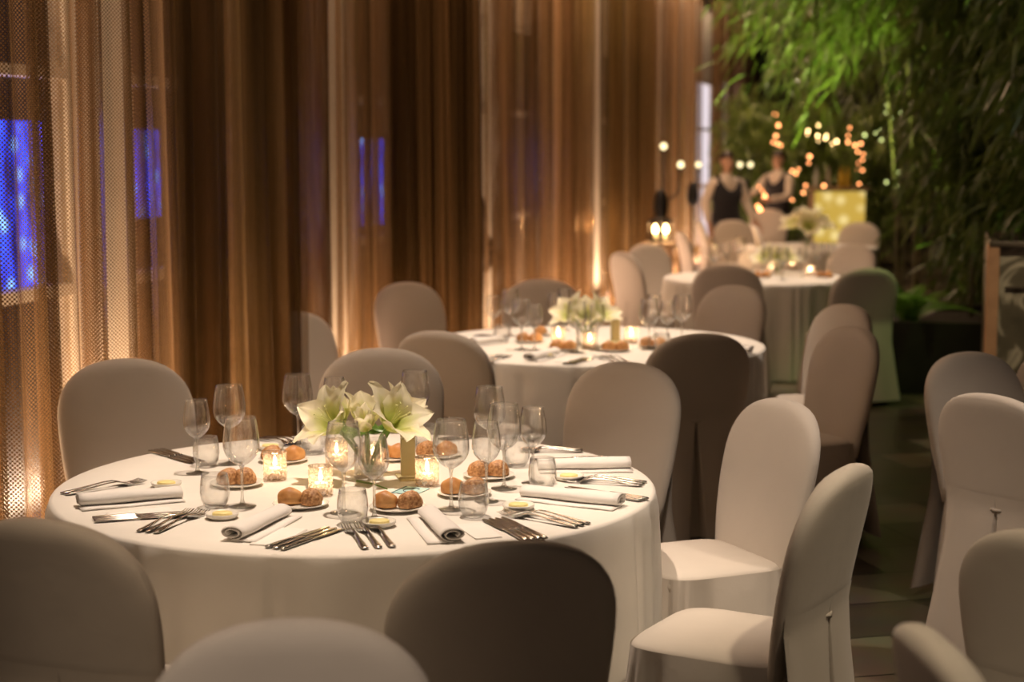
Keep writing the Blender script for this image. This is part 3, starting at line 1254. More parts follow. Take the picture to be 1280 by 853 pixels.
candle_at(344, 600, 'farthest towards the curtain, front table', 'front table')
candle_at(401, 619, 'nearest the camera, front table', 'front table')
candle_at(421, 583, 'behind the big front wine glass', 'front table')
candle_at(467, 588, 'under the lilies, front table', 'front table')
candle_at(534, 607, 'beside the olive card, front table', 'front table')
candle_at(698, 430, 'on the curtain side of the second table', 'second table', 1.5)
candle_at(737, 436, 'below the second table flowers', 'second table', 1.5)
candle_at(789, 429, 'beyond the second table olive card', 'second table', 1.5)
candle_at(965, 341, 'beside the dark chair on the third table', 'third table', 2)
candle_at(1012, 345, 'under the third table flowers', 'third table', 2)
candle_at(990, 336, 'at the back of the third table', 'third table', 2)


# ------------------------------------------------------------------ bread, plates, butter
def make_plate():
    bm = bmesh.new()
    r = 0.082
    add_lathe(bm, [(0.0, 0.0), (r * 0.62, 0.0), (r * 0.66, 0.003), (r * 0.97, 0.009), (r, 0.011), (r * 0.985, 0.0125), (r * 0.66, 0.006), (r * 0.6, 0.0045), (0.0, 0.004)], 56)
    o = obj('bread_plate', bm, M['porcelain'])
    return tag(o, 'x', 'plate')


def make_roll(name, mat, seed, sx, sy, sz, bumpy):
    bm = bmesh.new()
    bmesh.ops.create_icosphere(bm, subdivisions=4, radius=1.0)
    for v in bm.verts:
        p = v.co.copy()
        nn = noise.noise(p * 1.4 + Vector((seed, 0, 0))) * 0.12
        if bumpy:
            nn += noise.noise(p * 7 + Vector((seed, 3, 0))) * 0.07
        p *= 1 + nn
        if p.z < -0.45:
            p.z = -0.45 + (p.z + 0.45) * 0.12
        # a shallow scored line along the top
        if not bumpy:
            p.z -= 0.07 * math.exp(-(p.y * 6) ** 2) * max(0, p.z)
        v.co = Vector((p.x * sx, p.y * sy, (p.z + 0.51) * sz))
    o = obj(name, bm, mat)
    return tag(o, 'x', 'bread roll')


def make_butter_dish():
    bm = bmesh.new()
    r = 0.047
    add_lathe(bm, [(0.0, 0.0), (r * 0.7, 0.0), (r * 0.95, 0.008), (r, 0.016), (r * 0.94, 0.016), (r * 0.85, 0.009), (r * 0.6, 0.006), (0.0, 0.006)], 44)
    o = obj('butter_dish', bm, M['porcelain'])
    return tag(o, 'x', 'dish')


def make_butter():
    bm = bmesh.new()
    add_lathe(bm, [(0.0, 0.0), (0.024, 0.0), (0.026, 0.003), (0.0255, 0.009), (0.023, 0.0115), (0.0, 0.0125)], 32, sx=1.1, sy=0.85)
    o = obj('butter_pat', bm, M['butter'])
    return tag(o, 'x', 'butter')


plate0 = make_plate()
rollA = make_roll('plain_roll', M['roll'], 1.0, 0.038, 0.029, 0.031, False)
rollB = make_roll('seeded_roll', M['seeded'], 7.0, 0.036, 0.030, 0.032, True)
dish0, butter0 = make_butter_dish(), make_butter()


def bread(px, py, place, spread, ang, group='front table', kinds='AB'):
    x, y = on_z(px, py, ZT)
    put(plate0, x, y, ZT, 'small bread plate ' + place, 'bread plates on the ' + group)
    rnd = random.Random(px * 7 + py)
    for i, kd in enumerate(kinds):
        s = -1 if i == 0 else 1
        dx, dy = s * spread * cos(ang), s * spread * sin(ang)
        nm = 'plain bread roll' if kd == 'A' else 'seeded bread roll'
        pos = '' if kinds[0] != kinds[-1] or len(kinds) == 1 else (', curtain-side one' if i == 0 else ', aisle-side one')
        put(rollA if kd == 'A' else rollB, x + dx, y + dy, ZT + 0.006, nm + ' on plate ' + place + pos, 'bread rolls on the ' + group,
            rnd.uniform(-0.6, 0.6) + ang)


bread(296, 607, 'behind the lone wine glass', 0.024, 0.15, kinds='BB')
bread(376, 633, 'with the flat menu card before it', 0.035, -0.3)
bread(497, 637, 'in front of the blue card', 0.037, -0.1)
bread(580, 619, 'behind the two aisle front glasses', 0.034, -0.05)
bread(611, 597, 'within the aisle side glasses', 0.03, 0.1, kinds='BB')
bread(546, 571, 'behind the olive card', 0.034, 0.2, kinds='BA')
bread(489, 574, 'under the back of the lilies', 0.026, 0.1, kinds='AA')
bread(354, 577, 'behind the curtain side votive', 0.036, 0.1, kinds='BA')
for px, py, pl, kk in ((662, 428, 'among the curtain end glasses', 'BA'), (683, 419, 'behind the curtain end glasses', 'A'), (704, 438, 'before the curtain side candle', 'AA'),
                       (769, 439, 'in front of the olive card', 'AA'), (816, 434, 'under the aisle end glasses', 'BA')):
    bread(px, py, pl + ', second table', 0.033, 0.0, 'second table', kk)
for px, py, pl, kk in ((952, 347, 'on the third table by its front edge', 'AA'), (1030, 347, 'at the plant end of the third table', 'BA')):
    bread(px, py, pl, 0.033, 0.0, 'third table', kk)


def butter(px, py, place, group='front table'):
    x, y = on_z(px, py, ZT)
    put(dish0, x, y, ZT, 'small butter dish ' + place, 'butter dishes on the ' + group)
    put(butter0, x, y, ZT + 0.0065, 'yellow butter pat in the dish ' + place, 'butter on the ' + group)


butter(208, 609, 'above the napkin nearest the curtain')
butter(278, 648, 'beside the three front fork tips')
butter(474, 658, 'by the slim front centre glass')
butter(648, 637, 'under the tines of the three aisle forks')
butter(711, 600, 'between the two long aisle napkins')
butter(338, 562, 'behind the curtain side votive')
butter(683, 447, 'at the front edge of the second table', 'second table')


# ------------------------------------------------------------------ napkins, cards, cutlery
def make_napkin(seed, L=0.235):
    bm = bmesh.new()
    prof = []
    for k in range(46):
        f = k / 45
        a = -pi / 2 + 2 * pi * 1.9 * f
        s = 1 - 0.62 * f
        prof.append((0.032 * s * cos(a), 0.0165 + 0.0155 * s * sin(a)))
    tail = [(0.062, 0.0012), (0.045, 0.0012), (0.02, 0.0012)]
    prof = tail + prof
    rnd = random.Random(seed)
    n = 14
    rings = []
    for j in range(n + 1):
        f = j / n
        sc = 1 - 0.12 * f
        rings.append([((f - 0.5) * L, -(p[0] * sc), p[1] * sc + 0.001 + 0.0008 * sin(9 * f + i * 0.3)) for i, p in enumerate(prof)])
    add_loft(bm, rings, closed=False, cap=False)
    o = obj('rolled_napkin', bm, M['napkin'])
    sd = o.modifiers.new('thickness', 'SOLIDIFY')
    sd.thickness = 0.0022
    sd.offset = 0
    return tag(o, 'x', 'napkin')


nap0 = make_napkin(1)


def between(a, b, z=ZT):
    xa, ya = on_z(a[0], a[1], z)
    xb, yb = on_z(b[0], b[1], z)
    return (xa + xb) / 2, (ya + yb) / 2, atan2(yb - ya, xb - xa), sqrt((xb - xa) ** 2 + (yb - ya) ** 2)


def napkin(a, b, label, group='front table', flip=False):
    """outer (rolled end shown) at a, inner end at b"""
    x, y, ang, L = between(a, b)
    o = put(nap0, x, y, ZT, label, 'rolled napkins on the ' + group, ang)
    o.scale = (max(0.7, min(1.35, L / 0.235)), -1.15 if flip else 1.15, 1.3)
    return o


napkin((97, 634), (226, 623), 'white rolled napkin nearest the curtain, between forks and knives')
napkin((287, 678), (354, 645), 'white rolled napkin next to the flat menu card, front edge')
napkin((568, 680), (535, 647), 'white rolled napkin with open spiral end behind the dark chair', flip=True)
napkin((778, 634), (655, 621), 'white rolled napkin on the aisle side with its roll end at the rim', flip=True)
napkin((787, 586), (672, 588), 'white rolled napkin farther back on the aisle side', flip=True)
napkin((660, 452), (694, 443), 'rolled napkin at the front rim of the second table', 'second table')
napkin((590, 432), (625, 428), 'rolled napkin by the curtain end of the second table', 'second table')
napkin((940, 442), (895, 440), 'rolled napkin on the aisle rim of the second table', 'second table', True)
napkin((906, 350), (872, 344), 'rolled napkin on the third table behind the dark chair', 'third table')


def make_card(w, d, label, x, y, rz, mat=None, z=ZT):
    bm = bmesh.new()
    add_box(bm, (0, 0, 0.0009), (w, d, 0.0016), 0, 0.0004)
    add_box(bm, (0.001, 0.002, 0.0025), (w * 0.995, d * 0.99, 0.0012), 0.012, 0.0003)
    o = obj('menu_card', bm, mat or M['card'], None, False)
    o.location = (x, y, z)
    o.rotation_euler = (0, 0, rz)
    return tag(o, label, 'card')


x, y, a, L = between((322, 688), (374, 657))
make_card(0.20, 0.085, 'flat white menu card beside the front rolled napkin and knives', x, y, a)
x, y, a, L = between((612, 678), (575, 652))
make_card(0.18, 0.075, 'flat white menu card between spiral napkin and crossed cutlery', x + 0.012, y, a)
x, y, a, L = between((128, 646), (222, 637))
make_card(0.18, 0.07, 'flat white menu card between curtain side napkin and knives', x, y - 0.002, a)
x, y, a, L = between((700, 455), (724, 447))
make_card(0.16, 0.09, 'flat card at the front rim of the second table', x, y, a)

# pale blue card with a dark curved letter
x, y = on_z(513, 614, ZT)
t = thing('blue_card', 'pale blue printed card with a dark letter C before the lilies', 'card', (x, y, ZT), radians(-22))
bm = bmesh.new()
add_box(bm, (0, 0, 0.0012), (0.085, 0.1, 0.002), 0, 0.0004)
obj('blue_sheet', bm, pmat('blue_card', (0.42, 0.66, 0.66), 0.6, 0, 0.04, 20), t, False)
bm = bmesh.new()
add_box(bm, (-0.055, 0.0, 0.0008), (0.05, 0.1, 0.0014), 0, 0.0003)
obj('white_sheet', bm, M['card'], t, False)
bm = bmesh.new()
pts = [(0.024 * cos(a) + 0.004, 0.028 * sin(a), 0.0026) for a in [radians(50 + 260 * k / 16) for k in range(17)]]
add_tube(bm, pts, 0.0022, 6, 0.0012)
obj('letter', bm, pmat('ink', (0.03, 0.05, 0.12), 0.6), t)
bm = bmesh.new()
add_box(bm, (-0.036, 0.0, 0.0027), (0.004, 0.098, 0.0006))
obj('printed_line', bm, pmat('ink_line', (0.05, 0.09, 0.12), 0.6), t, False)


# cutlery: long axis +X, handle end at x = 0
def strip(bm, secs, yoff=0.0):
    rings = []
    for x, w, z, th in secs:
        rings.append([(x, yoff - w, z), (x, yoff - w * 0.55, z + th), (x, yoff + w * 0.55, z + th), (x, yoff + w, z), (x, yoff + w * 0.55, z - th * 0.55), (x, yoff - w * 0.55, z - th * 0.55)])
    add_loft(bm, rings)


def make_fork():
    bm = bmesh.new()
    strip(bm, [(0.0, 0.006, 0.004, 0.0024), (0.008, 0.0095, 0.0045, 0.003), (0.03, 0.0085, 0.006, 0.003), (0.075, 0.0050, 0.012, 0.0026), (0.11, 0.0032, 0.017, 0.0024), (0.135, 0.0042, 0.017, 0.002),
               (0.15, 0.0105, 0.0125, 0.0016), (0.160, 0.0125, 0.0085, 0.0014), (0.168, 0.0127, 0.006, 0.0014)])
    for k in range(4):
        yo = (k - 1.5) * 0.0068
        strip(bm, [(0.166, 0.0024, 0.0062, 0.0012), (0.18, 0.0021, 0.004, 0.0012), (0.197, 0.0018, 0.0055, 0.0011), (0.212, 0.0009, 0.0105, 0.0008)], yo)
    return tag(obj('dinner_fork', bm, M['steel']), 'x', 'fork')


def make_knife():
    bm = bmesh.new()
    strip(bm, [(0.0, 0.006, 0.0045, 0.0032), (0.006, 0.0088, 0.0045, 0.0042), (0.05, 0.0078, 0.0045, 0.0042), (0.10, 0.0060, 0.0045, 0.0036), (0.108, 0.0048, 0.0045, 0.003)])
    strip(bm, [(0.106, 0.005, 0.0045, 0.0014), (0.115, 0.0095, 0.004, 0.0010), (0.16, 0.0105, 0.0035, 0.0009), (0.205, 0.0100, 0.0032, 0.0008), (0.224, 0.006, 0.003, 0.0007), (0.230, 0.001, 0.003, 0.0005)])
    return tag(obj('dinner_knife', bm, M['steel']), 'x', 'knife')


def make_spoon():
    bm = bmesh.new()
    strip(bm, [(0.0, 0.006, 0.004, 0.0024), (0.008, 0.0095, 0.0045, 0.003), (0.03, 0.0085, 0.006, 0.003), (0.075, 0.0050, 0.012, 0.0026), (0.125, 0.0035, 0.015, 0.0024), (0.14, 0.0042, 0.012, 0.002)])

    def fn(a, b):
        f = a
        w = 0.020 * sin(pi * min(1, max(0.0, f * 0.97 + 0.03))) ** 0.6
        q = b * 2 - 1
        zz = 0.012 - 0.010 * sin(pi * (0.1 + 0.85 * f)) ** 0.8 + 0.008 * q * q * sin(pi * min(1, f + .02)) + 0.0015
        return (0.135 + 0.065 * f, w * q, zz)
    grid(bm, 14, 8, fn)
    o = obj('table_spoon', bm, M['steel'])
    sd = o.modifiers.new('thickness', 'SOLIDIFY')
    sd.thickness = 0.0012
    return tag(o, 'x', 'spoon')


fork0, knife0, spoon0 = make_fork(), make_knife(), make_spoon()
NTH = {2: ('nearer', 'farther'), 3: ('nearest', 'middle', 'farthest'), 4: ('nearest', 'second', 'third', 'farthest')}


def cutlery(proto, kind, a, b, n, gap, place, group='front table', z=ZT, fan=0.0):
    """handle end a, tip b; the n pieces are spread towards the far side by gap"""
    x0, y0 = on_z(a[0], a[1], z)
    x1, y1 = on_z(b[0], b[1], z)
    ang = atan2(y1 - y0, x1 - x0)
    L = sqrt((x1 - x0) ** 2 + (y1 - y0) ** 2)
    nx, ny = -sin(ang), cos(ang)
    if ny < 0:
        nx, ny = -nx, -ny
    names = {'fork': 'steel dinner fork', 'knife': 'steel dinner knife', 'spoon': 'steel spoon'}
    native = {'fork': 0.212, 'knife': 0.23, 'spoon': 0.2}[kind]
    for k in range(n):
        pos = NTH[n][k] + ' of %s ' % {2: 'two', 3: 'three', 4: 'four'}[n] + names[kind] + 's ' if n > 1 else names[kind] + ' '
        o = put(proto, x0 + nx * gap * k, y0 + ny * gap * k, z, pos + place, '%s on the %s' % ({'fork': 'forks', 'knife': 'knives', 'spoon': 'spoons'}[kind], group), ang + fan * (k - (n - 1) / 2))
        s = max(0.8, min(1.3, L / native))
        o.scale = (s, min(1.15, s), 1.0)


cutlery(fork0, 'fork', (82, 620), (187, 603), 2, 0.026, 'behind the napkin nearest the curtain')
cutlery(knife0, 'knife', (118, 654), (236, 645), 3, 0.024, 'in front of the napkin nearest the curtain')
cutlery(fork0, 'fork', (194, 668), (262, 640), 3, 0.026, 'left of the front napkin and its butter dish')
cutlery(knife0, 'knife', (352, 689), (430, 662), 3, 0.024, 'lying beside the front menu card')
cutlery(fork0, 'fork', (457, 688), (428, 655), 3, 0.036, 'fanned out at the front centre rim')
cutlery(knife0, 'knife', (658, 678), (604, 650), 4, 0.019, 'behind the dark chair back')
cutlery(fork0, 'fork', (722, 661), (620, 643), 3, 0.028, 'pointing to the aisle front butter dish')
cutlery(knife0, 'knife', (801, 628), (692, 610), 3, 0.018, 'between the two aisle napkins')
cutlery(fork0, 'fork', (803, 609), (704, 603), 3, 0.03, 'over the knives between the aisle napkins')
cutlery(knife0, 'knife', (763, 576), (664, 578), 3, 0.02, 'behind the farther aisle napkin')
cutlery(spoon0, 'spoon', (728, 566), (650, 566), 2, 0.03, 'at the back rim near the pale aisle side chair')
cutlery(knife0, 'knife', (187, 565), (250, 583), 3, 0.022, 'before the chair in front of the sheer curtain')
cutlery(fork0, 'fork', (318, 549), (372, 560), 3, 0.026, 'at the back rim left of the lilies')
cutlery(knife0, 'knife', (556, 553), (592, 548), 3, 0.022, 'at the back rim right of the lilies')
cutlery(fork0, 'fork', (610, 454), (645, 444), 3, 0.03, 'at the curtain end of the second table', 'second table')
cutlery(knife0, 'knife', (716, 457), (745, 447), 3, 0.024, 'at the front rim of the second table', 'second table')
cutlery(fork0, 'fork', (770, 455), (742, 446), 3, 0.034, 'fanned at the front rim of the second table', 'second table')
cutlery(knife0, 'knife', (592, 421), (630, 424), 3, 0.03, 'by the curtain end napkin of the second table', 'second table')
cutlery(fork0, 'fork', (936, 436), (895, 433), 3, 0.03, 'beside the aisle rim napkin of the second table', 'second table')


# ------------------------------------------------------------------ flowers
def petal_mesh(L, W, open0, open1, seed):
    rnd = random.Random(seed)
    bm = bmesh.new()
    nu, nv = 10, 18
    # spine: integrate the opening angle
    sp = [(0.0, 0.0)]
    for j in range(nv):
        f = (j + 0.5) / nv
        ang = open0 + (open1 - open0) * f ** 1.4
        sp.append((sp[-1][0] + L / nv * sin(ang), sp[-1][1] + L / nv * cos(ang)))
    tw = rnd.uniform(-0.25, 0.25)

    def fn(a, b):
        j = int(round(b * nv))
        r, z = sp[j]
        q = a * 2 - 1
        w = W * (sin(pi * min(1, b ** 0.75 * 0.96 + 0.03)) ** 0.85 + 0.10 * (1 - b))
        cup = 0.30 * W * (1 - q * q) * (1 - 0.6 * b)
        ruf = 0.07 * W * sin(b * 16 + seed) * abs(q) ** 2
        f2 = (b + 0.02)
        ang = open0 + (open1 - open0) * f2 ** 1.4
        nx_, nz_ = cos(ang), -sin(ang)          # outward normal in the r,z plane
        dd = cup + ruf - 0.02 * W
        mid = -0.06 * W * math.exp(-(q * 7) ** 2)
        y = q * w
        return (r + 0.006 + nx_ * (dd + mid) + 0.0, y + tw * b * b * W * 0.6, z + nz_ * (dd + mid) + tw * q * W * 0.25 * b)
    grid(bm, nu, nv, fn, lambda a, b: (a, b))
    me = bpy.data.meshes.new('petal')
    bm.to_mesh(me)
    bm.free()
    for p in me.polygons:
        p.use_smooth = True
    me.materials.append(M['petal'])
    return me


petal_sets = {
    'open': [petal_mesh(0.150, 0.050, 0.45, 1.6, s) for s in (1, 2, 3)],
    'half': [petal_mesh(0.135, 0.047, 0.35, 0.95, s) for s in (4, 5, 6)],
    'bud': [petal_mesh(0.115, 0.034, 0.15, 0.45, s) for s in (7, 8, 9)],
}
bm = bmesh.new()
for k in range(6):
    a = k * pi / 3 + 0.4
    add_tube(bm, [(0.003 * cos(a), 0.003 * sin(a), 0.01), (0.009 * cos(a), 0.009 * sin(a), 0.05), (0.022 * cos(a), 0.022 * sin(a), 0.078)], 0.0009, 5)
    add_box(bm, (0.023 * cos(a), 0.023 * sin(a), 0.080), (0.007, 0.003, 0.0025), a, 0.0008)
me_st = bpy.data.meshes.new('stamens')
bm.to_mesh(me_st)
bm.free()
me_st.materials.append(M['stamen'])


def leaf_mesh(L, W):
    bm = bmesh.new()
    grid(bm, 4, 10, lambda a, b: (L * b * 0.9, (a * 2 - 1) * W * sin(pi * (b * 0.93 + 0.05)) ** 0.8, 0.25 * L * sin(b * 1.9) - 0.5 * L * b * b + 0.004 * abs(a * 2 - 1)))
    me = bpy.data.meshes.new('leaf')
    bm.to_mesh(me)
    bm.free()
    for p in me.polygons:
        p.use_smooth = True
    me.materials.append(M['fern'])
    return me


me_leaf = leaf_mesh(0.09, 0.016)


def bloom(pos, axis, kind, roll, label, group, foot, sc=1.0, leaves=0):
    t = thing('amaryllis_flower', label, 'flower', pos, 0, group)
    q = Vector(axis).normalized().to_track_quat('Z', 'Y') @ Euler((0, 0, roll)).to_quaternion()
    t.rotation_euler = q.to_euler()
    t.scale = (sc, sc, sc)
    rnd = random.Random(int(roll * 100) + len(label))
    for k in range(6):
        me = petal_sets[kind][(k + len(label)) % 3]
        p = bpy.data.objects.new('petal', me)
        C.objects.link(p)
        p.parent = t
        p.rotation_euler = (0, rnd.uniform(-0.12, 0.12), k * pi / 3 + rnd.uniform(-0.1, 0.1))
        s = (1.0 if k % 2 else 0.93) * rnd.uniform(0.95, 1.06)
        p.scale = (s, s, s)
    if kind != 'bud':
        s = bpy.data.objects.new('stamens', me_st)
        C.objects.link(s)
        s.parent = t
    inv = q.to_matrix().inverted()
    end = inv @ ((Vector(foot) - Vector(pos)) / sc)
    mid = Vector((0, 0, -0.07))
    bm = bmesh.new()
    pts = []
    for k in range(9):
        f = k / 8
        pts.append(Vector((0, 0, 0.004)) * (1 - f) ** 2 + mid * 2 * f * (1 - f) + end * f * f)
    add_tube(bm, pts, 0.0065, 8, 0.005)
    obj('stem', bm, M['stem'], t)
    for k in range(leaves):
        lf = bpy.data.objects.new('leaf', me_leaf)
        C.objects.link(lf)
        lf.parent = t
        lf.location = (0, 0, -0.02)
        lf.rotation_euler = (pi, 0.2, k * 2.3 + roll)
    return t


def vase(x, y, z, label, h=0.105):
    t = thing('glass_vase', label, 'vase', (x, y, z), 0.3)
    bm = bmesh.new()
    add_lathe(bm, [(0, 0), (0.042, 0), (0.046, 0.004), (0.046, h), (0.044, h + 0.001), (0.0432, h), (0.0432, 0.012), (0.0, 0.011)], 40)
    obj('body', bm, M['glass'], t)
    return t


def card_stand(x, y, rz, label):
    t = thing('card_stand', label, 'card stand', (x, y, ZT), rz, 'olive card stands')
    m_plain = M.get('olive') or pmat('olive_card', (0.46, 0.40, 0.22), 0.7, 0, 0.04, 20)
    M['olive'] = m_plain
    if 'perf' not in M:
        m, nt, b, out = new_mat('olive_perforated')
        tc = nt.nodes.new('ShaderNodeTexCoord')
        vo = nt.nodes.new('ShaderNodeTexVoronoi')
        vo.inputs['Scale'].default_value = 190
        nt.links.new(tc.outputs['Object'], vo.inputs['Vector'])
        rp = nt.nodes.new('ShaderNodeValToRGB')
        rp.color_ramp.interpolation = 'CONSTANT'
        rp.color_ramp.elements[0].color = (0.14, 0.10, 0.05, 1)
        rp.color_ramp.elements[1].position = 0.36
        rp.color_ramp.elements[1].color = (0.50, 0.44, 0.26, 1)
        nt.links.new(vo.outputs['Distance'], rp.inputs[0])
        nt.links.new(rp.outputs[0], b.inputs['Base Color'])
        b.inputs['Roughness'].default_value = 0.6
        M['perf'] = m
    bm = bmesh.new()
    add_box(bm, (0, 0, 0.062), (0.045, 0.045, 0.124), 0, 0.003)
    obj('column', bm, M['olive'], t, False)
    bm = bmesh.new()
    add_box(bm, (0, 0, 0.149), (0.046, 0.046, 0.05), 0, 0.003)
    obj('speckled_top', bm, M['perf'], t, False)
    bm = bmesh.new()
    add_box(bm, (0.02, -0.02, 0.003), (0.11, 0.11, 0.006), 0.1, 0.002)
    obj('foot_plate', bm, M['olive'], t, False)
    return t


def centre(px, py, zc, Y):
    return at_y(px, py, Y)


fx, fy = on_z(461, 598, ZT)
vase(fx, fy, ZT, 'clear glass vase under the lilies on the front table')
foot = (fx, fy, ZT + 0.02)
gF = 'white and green amaryllis on the front table'
YF = fy
bloom(at_y(422, 536, YF - 0.04), (-0.60, -0.42, 0.70), 'open', 0.2, 'big open bloom on the curtain side, its long petal reaching out', gF, foot, 1.05, 2)
bloom(at_y(486, 533, YF - 0.05), (0.58, -0.42, 0.72), 'open', 0.9, 'big open bloom on the aisle side, stamens showing', gF, foot, 1.05, 2)
bloom(at_y(458, 530, YF + 0.05), (0.05, 0.25, 1.0), 'half', 0.5, 'half-open bloom standing up behind the two big ones', gF, foot, 0.95, 1)
bloom(at_y(428, 528, YF + 0.06), (-0.55, 0.35, 0.8), 'half', 1.1, 'pointed half-open bloom at the back towards the curtain', gF, foot, 0.92)
bloom(at_y(494, 526, YF + 0.06), (0.55, 0.35, 0.85), 'half', 0.1, 'pale half-open bloom at the back towards the aisle', gF, foot, 0.95)
bloom(at_y(458, 536, YF - 0.06), (-0.1, -0.7, 0.75), 'bud', 0.3, 'greenish bud low between the two big blooms', gF, foot, 0.85, 2)
x, y = on_z(510, 596, ZT)
card_stand(x, y, 0.12, 'olive square card column with speckled top under the front table lilies')
bm = bmesh.new()
xa, ya = on_z(446, 603, ZT)
xb, yb = on_z(484, 613, ZT)
add_tube(bm, [(xa, ya, ZT + 0.004), ((xa + xb) / 2, (ya + yb) / 2 + 0.01, ZT + 0.005), (xb, yb, ZT + 0.004)], 0.0035, 8, 0.0022)
tag(obj('flower_stem', bm, M['stem']), 'cut green stem lying on the cloth before the lilies', 'stem')

fx, fy = on_z(732, 432, ZT)
vase(fx, fy, ZT, 'clear glass vase under the flowers on the second table')
foot = (fx, fy, ZT + 0.02)
gF = 'white and green amaryllis on the second table'
bloom(at_y(718, 398, fy), (-0.6, -0.4, 0.7), 'open', 0.4, 'open bloom towards the curtain on the second table', gF, foot, 1.05)
bloom(at_y(746, 398, fy), (0.55, -0.4, 0.7), 'open', 0.8, 'open bloom towards the aisle on the second table', gF, foot, 1.05)
bloom(at_y(732, 396, fy + 0.05), (0, 0.1, 1), 'half', 0.3, 'half-open bloom standing up in the middle of the second table', gF, foot, 0.95)
bloom(at_y(732, 400, fy - 0.06), (0, -0.8, 0.6), 'half', 0.6, 'half-open bloom facing the camera on the second table', gF, foot, 0.95)
x, y = on_z(769, 427, ZT)
card_stand(x, y, 0.1, 'olive square card column with speckled top beside second table flowers')

fx, fy = on_z(972, 343, ZT)
vase(fx, fy, ZT, 'clear glass vase under the flowers on the third table')
foot = (fx, fy, ZT + 0.02)
gF = 'white and green amaryllis on the third table'
bloom(at_y(960, 326, fy), (-0.6, -0.4, 0.7), 'open', 0.4, 'open bloom towards the curtain on the third table', gF, foot, 1.15)
bloom(at_y(982, 326, fy), (0.55, -0.4, 0.7), 'open', 0.8, 'open bloom towards the plants on the third table', gF, foot, 1.1)
bloom(at_y(971, 323, fy + 0.05), (0, 0.1, 1), 'half', 0.3, 'upright half-open bloom on the third table', gF, foot, 1.0)
bloom(at_y(971, 326, fy - 0.05), (0, -0.8, 0.6), 'half', 0.6, 'half-open bloom facing the camera on the third table', gF, foot, 1.0)
fx, fy = T4[0] - 0.03, T4[1] - 0.1
vase(fx, fy, ZT, 'clear glass vase under the flowers on the far table')
foot = (fx, fy, ZT + 0.02)
gF = 'white and green amaryllis on the far table'
for k, (dx, dz, ax, lab) in enumerate(((-0.12, 0.0, (-0.7, -0.3, 0.7), 'low bloom towards the curtain on the far table'), (0.12, 0.0, (0.7, -0.3, 0.7), 'low bloom towards the plants on the far table'),
                                       (0, 0.07, (0, -0.1, 1), 'topmost bloom on the far table'), (0.0, -0.02, (0, -0.9, 0.5), 'bloom facing the camera on the far table'))):
    bloom((fx + dx, fy - (0.05 if k == 3 else 0), ZT + 0.22 + dz), ax, 'open', k * 0.4, lab, gF, foot, 1.35)


# ------------------------------------------------------------------ plants
def bamboo_foliage_mesh(seed, n_br, zlo, zhi, reach, nleaf):
    rnd = random.Random(seed)
    bm = bmesh.new()
    for b in range(n_br):
        z0 = rnd.uniform(zlo, zhi)
        az = rnd.uniform(0, 2 * pi)
        R_ = reach * rnd.uniform(0.5, 1.0)
        rise = rnd.uniform(0.0, 0.35)
        drop = rnd.uniform(0.35, 1.1)
        for k in range(nleaf):
            t = rnd.uniform(0.12, 1.0)
            p = Vector((cos(az) * R_ * t, sin(az) * R_ * t, z0 + rise * sin(t * pi * 0.8) - drop * t * t))
            p += Vector((rnd.gauss(0, 0.05), rnd.gauss(0, 0.05), rnd.gauss(0, 0.05)))
            # drooping leaf
            d = Vector((cos(az) * 0.5 + rnd.gauss(0, 0.4), sin(az) * 0.5 + rnd.gauss(0, 0.4), -rnd.uniform(0.3, 1.3))).normalized()
            side = d.cross(Vector((rnd.gauss(0, 1), rnd.gauss(0, 1), rnd.gauss(0, 1)))).normalized()
            L_ = rnd.uniform(0.13, 0.27)
            W_ = L_ * rnd.uniform(0.05, 0.075)
            m1 = p + d * L_ * 0.35 + Vector((0, 0, 0.012))
            m2 = p + d * L_ * 0.72 + Vector((0, 0, 0.004))
            e = p + d * L_ - Vector((0, 0, 0.012))
            v = [bm.verts.new(q) for q in (p, m1 + side * W_, m1 - side * W_, m2 + side * W_ * 0.75, m2 - side * W_ * 0.75, e)]
            bm.faces.new((v[0], v[2], v[1]))
            bm.faces.new((v[1], v[2], v[4], v[3]))
            bm.faces.new((v[3], v[4], v[5]))
    me = bpy.data.meshes.new('foliage')
    bm.to_mesh(me)
    bm.free()
    me.materials.append(M['leaf'])
    return me


fol = [bamboo_foliage_mesh(21, 170, 0.9, 3.7, 0.8, 40), bamboo_foliage_mesh(22, 150, 2.9, 3.9, 2.0, 44), bamboo_foliage_mesh(23, 100, 0.7, 2.5, 0.75, 36)]


def culm_mesh(seed, h):
    rnd = random.Random(seed)
    bm = bmesh.new()
    lx, ly = rnd.uniform(-0.25, 0.25), rnd.uniform(-0.25, 0.25)
    n = 22
    rings = []
    for k in range(n):
        f = k / (n - 1)
        r = 0.017 * (1 - 0.6 * f) * (1.16 if k % 3 == 0 else 1.0)
        c = Vector((lx * f * f, ly * f * f, h * f))
        rings.append([c + Vector((r * cos(a), r * sin(a), 0)) for a in [2 * pi * q / 10 for q in range(10)]])
    add_loft(bm, rings)
    me = bpy.data.meshes.new('culm')
    bm.to_mesh(me)
    bm.free()
    for p in me.polygons:
        p.use_smooth = True
    me.materials.append(M['culm'])
    return me


culms = [culm_mesh(s, hh) for s, hh in ((1, 3.6), (2, 3.3), (3, 2.9))]
culms_s = [culm_mesh(s, hh) for s, hh in ((4, 2.3), (5, 2.1), (6, 1.8))]


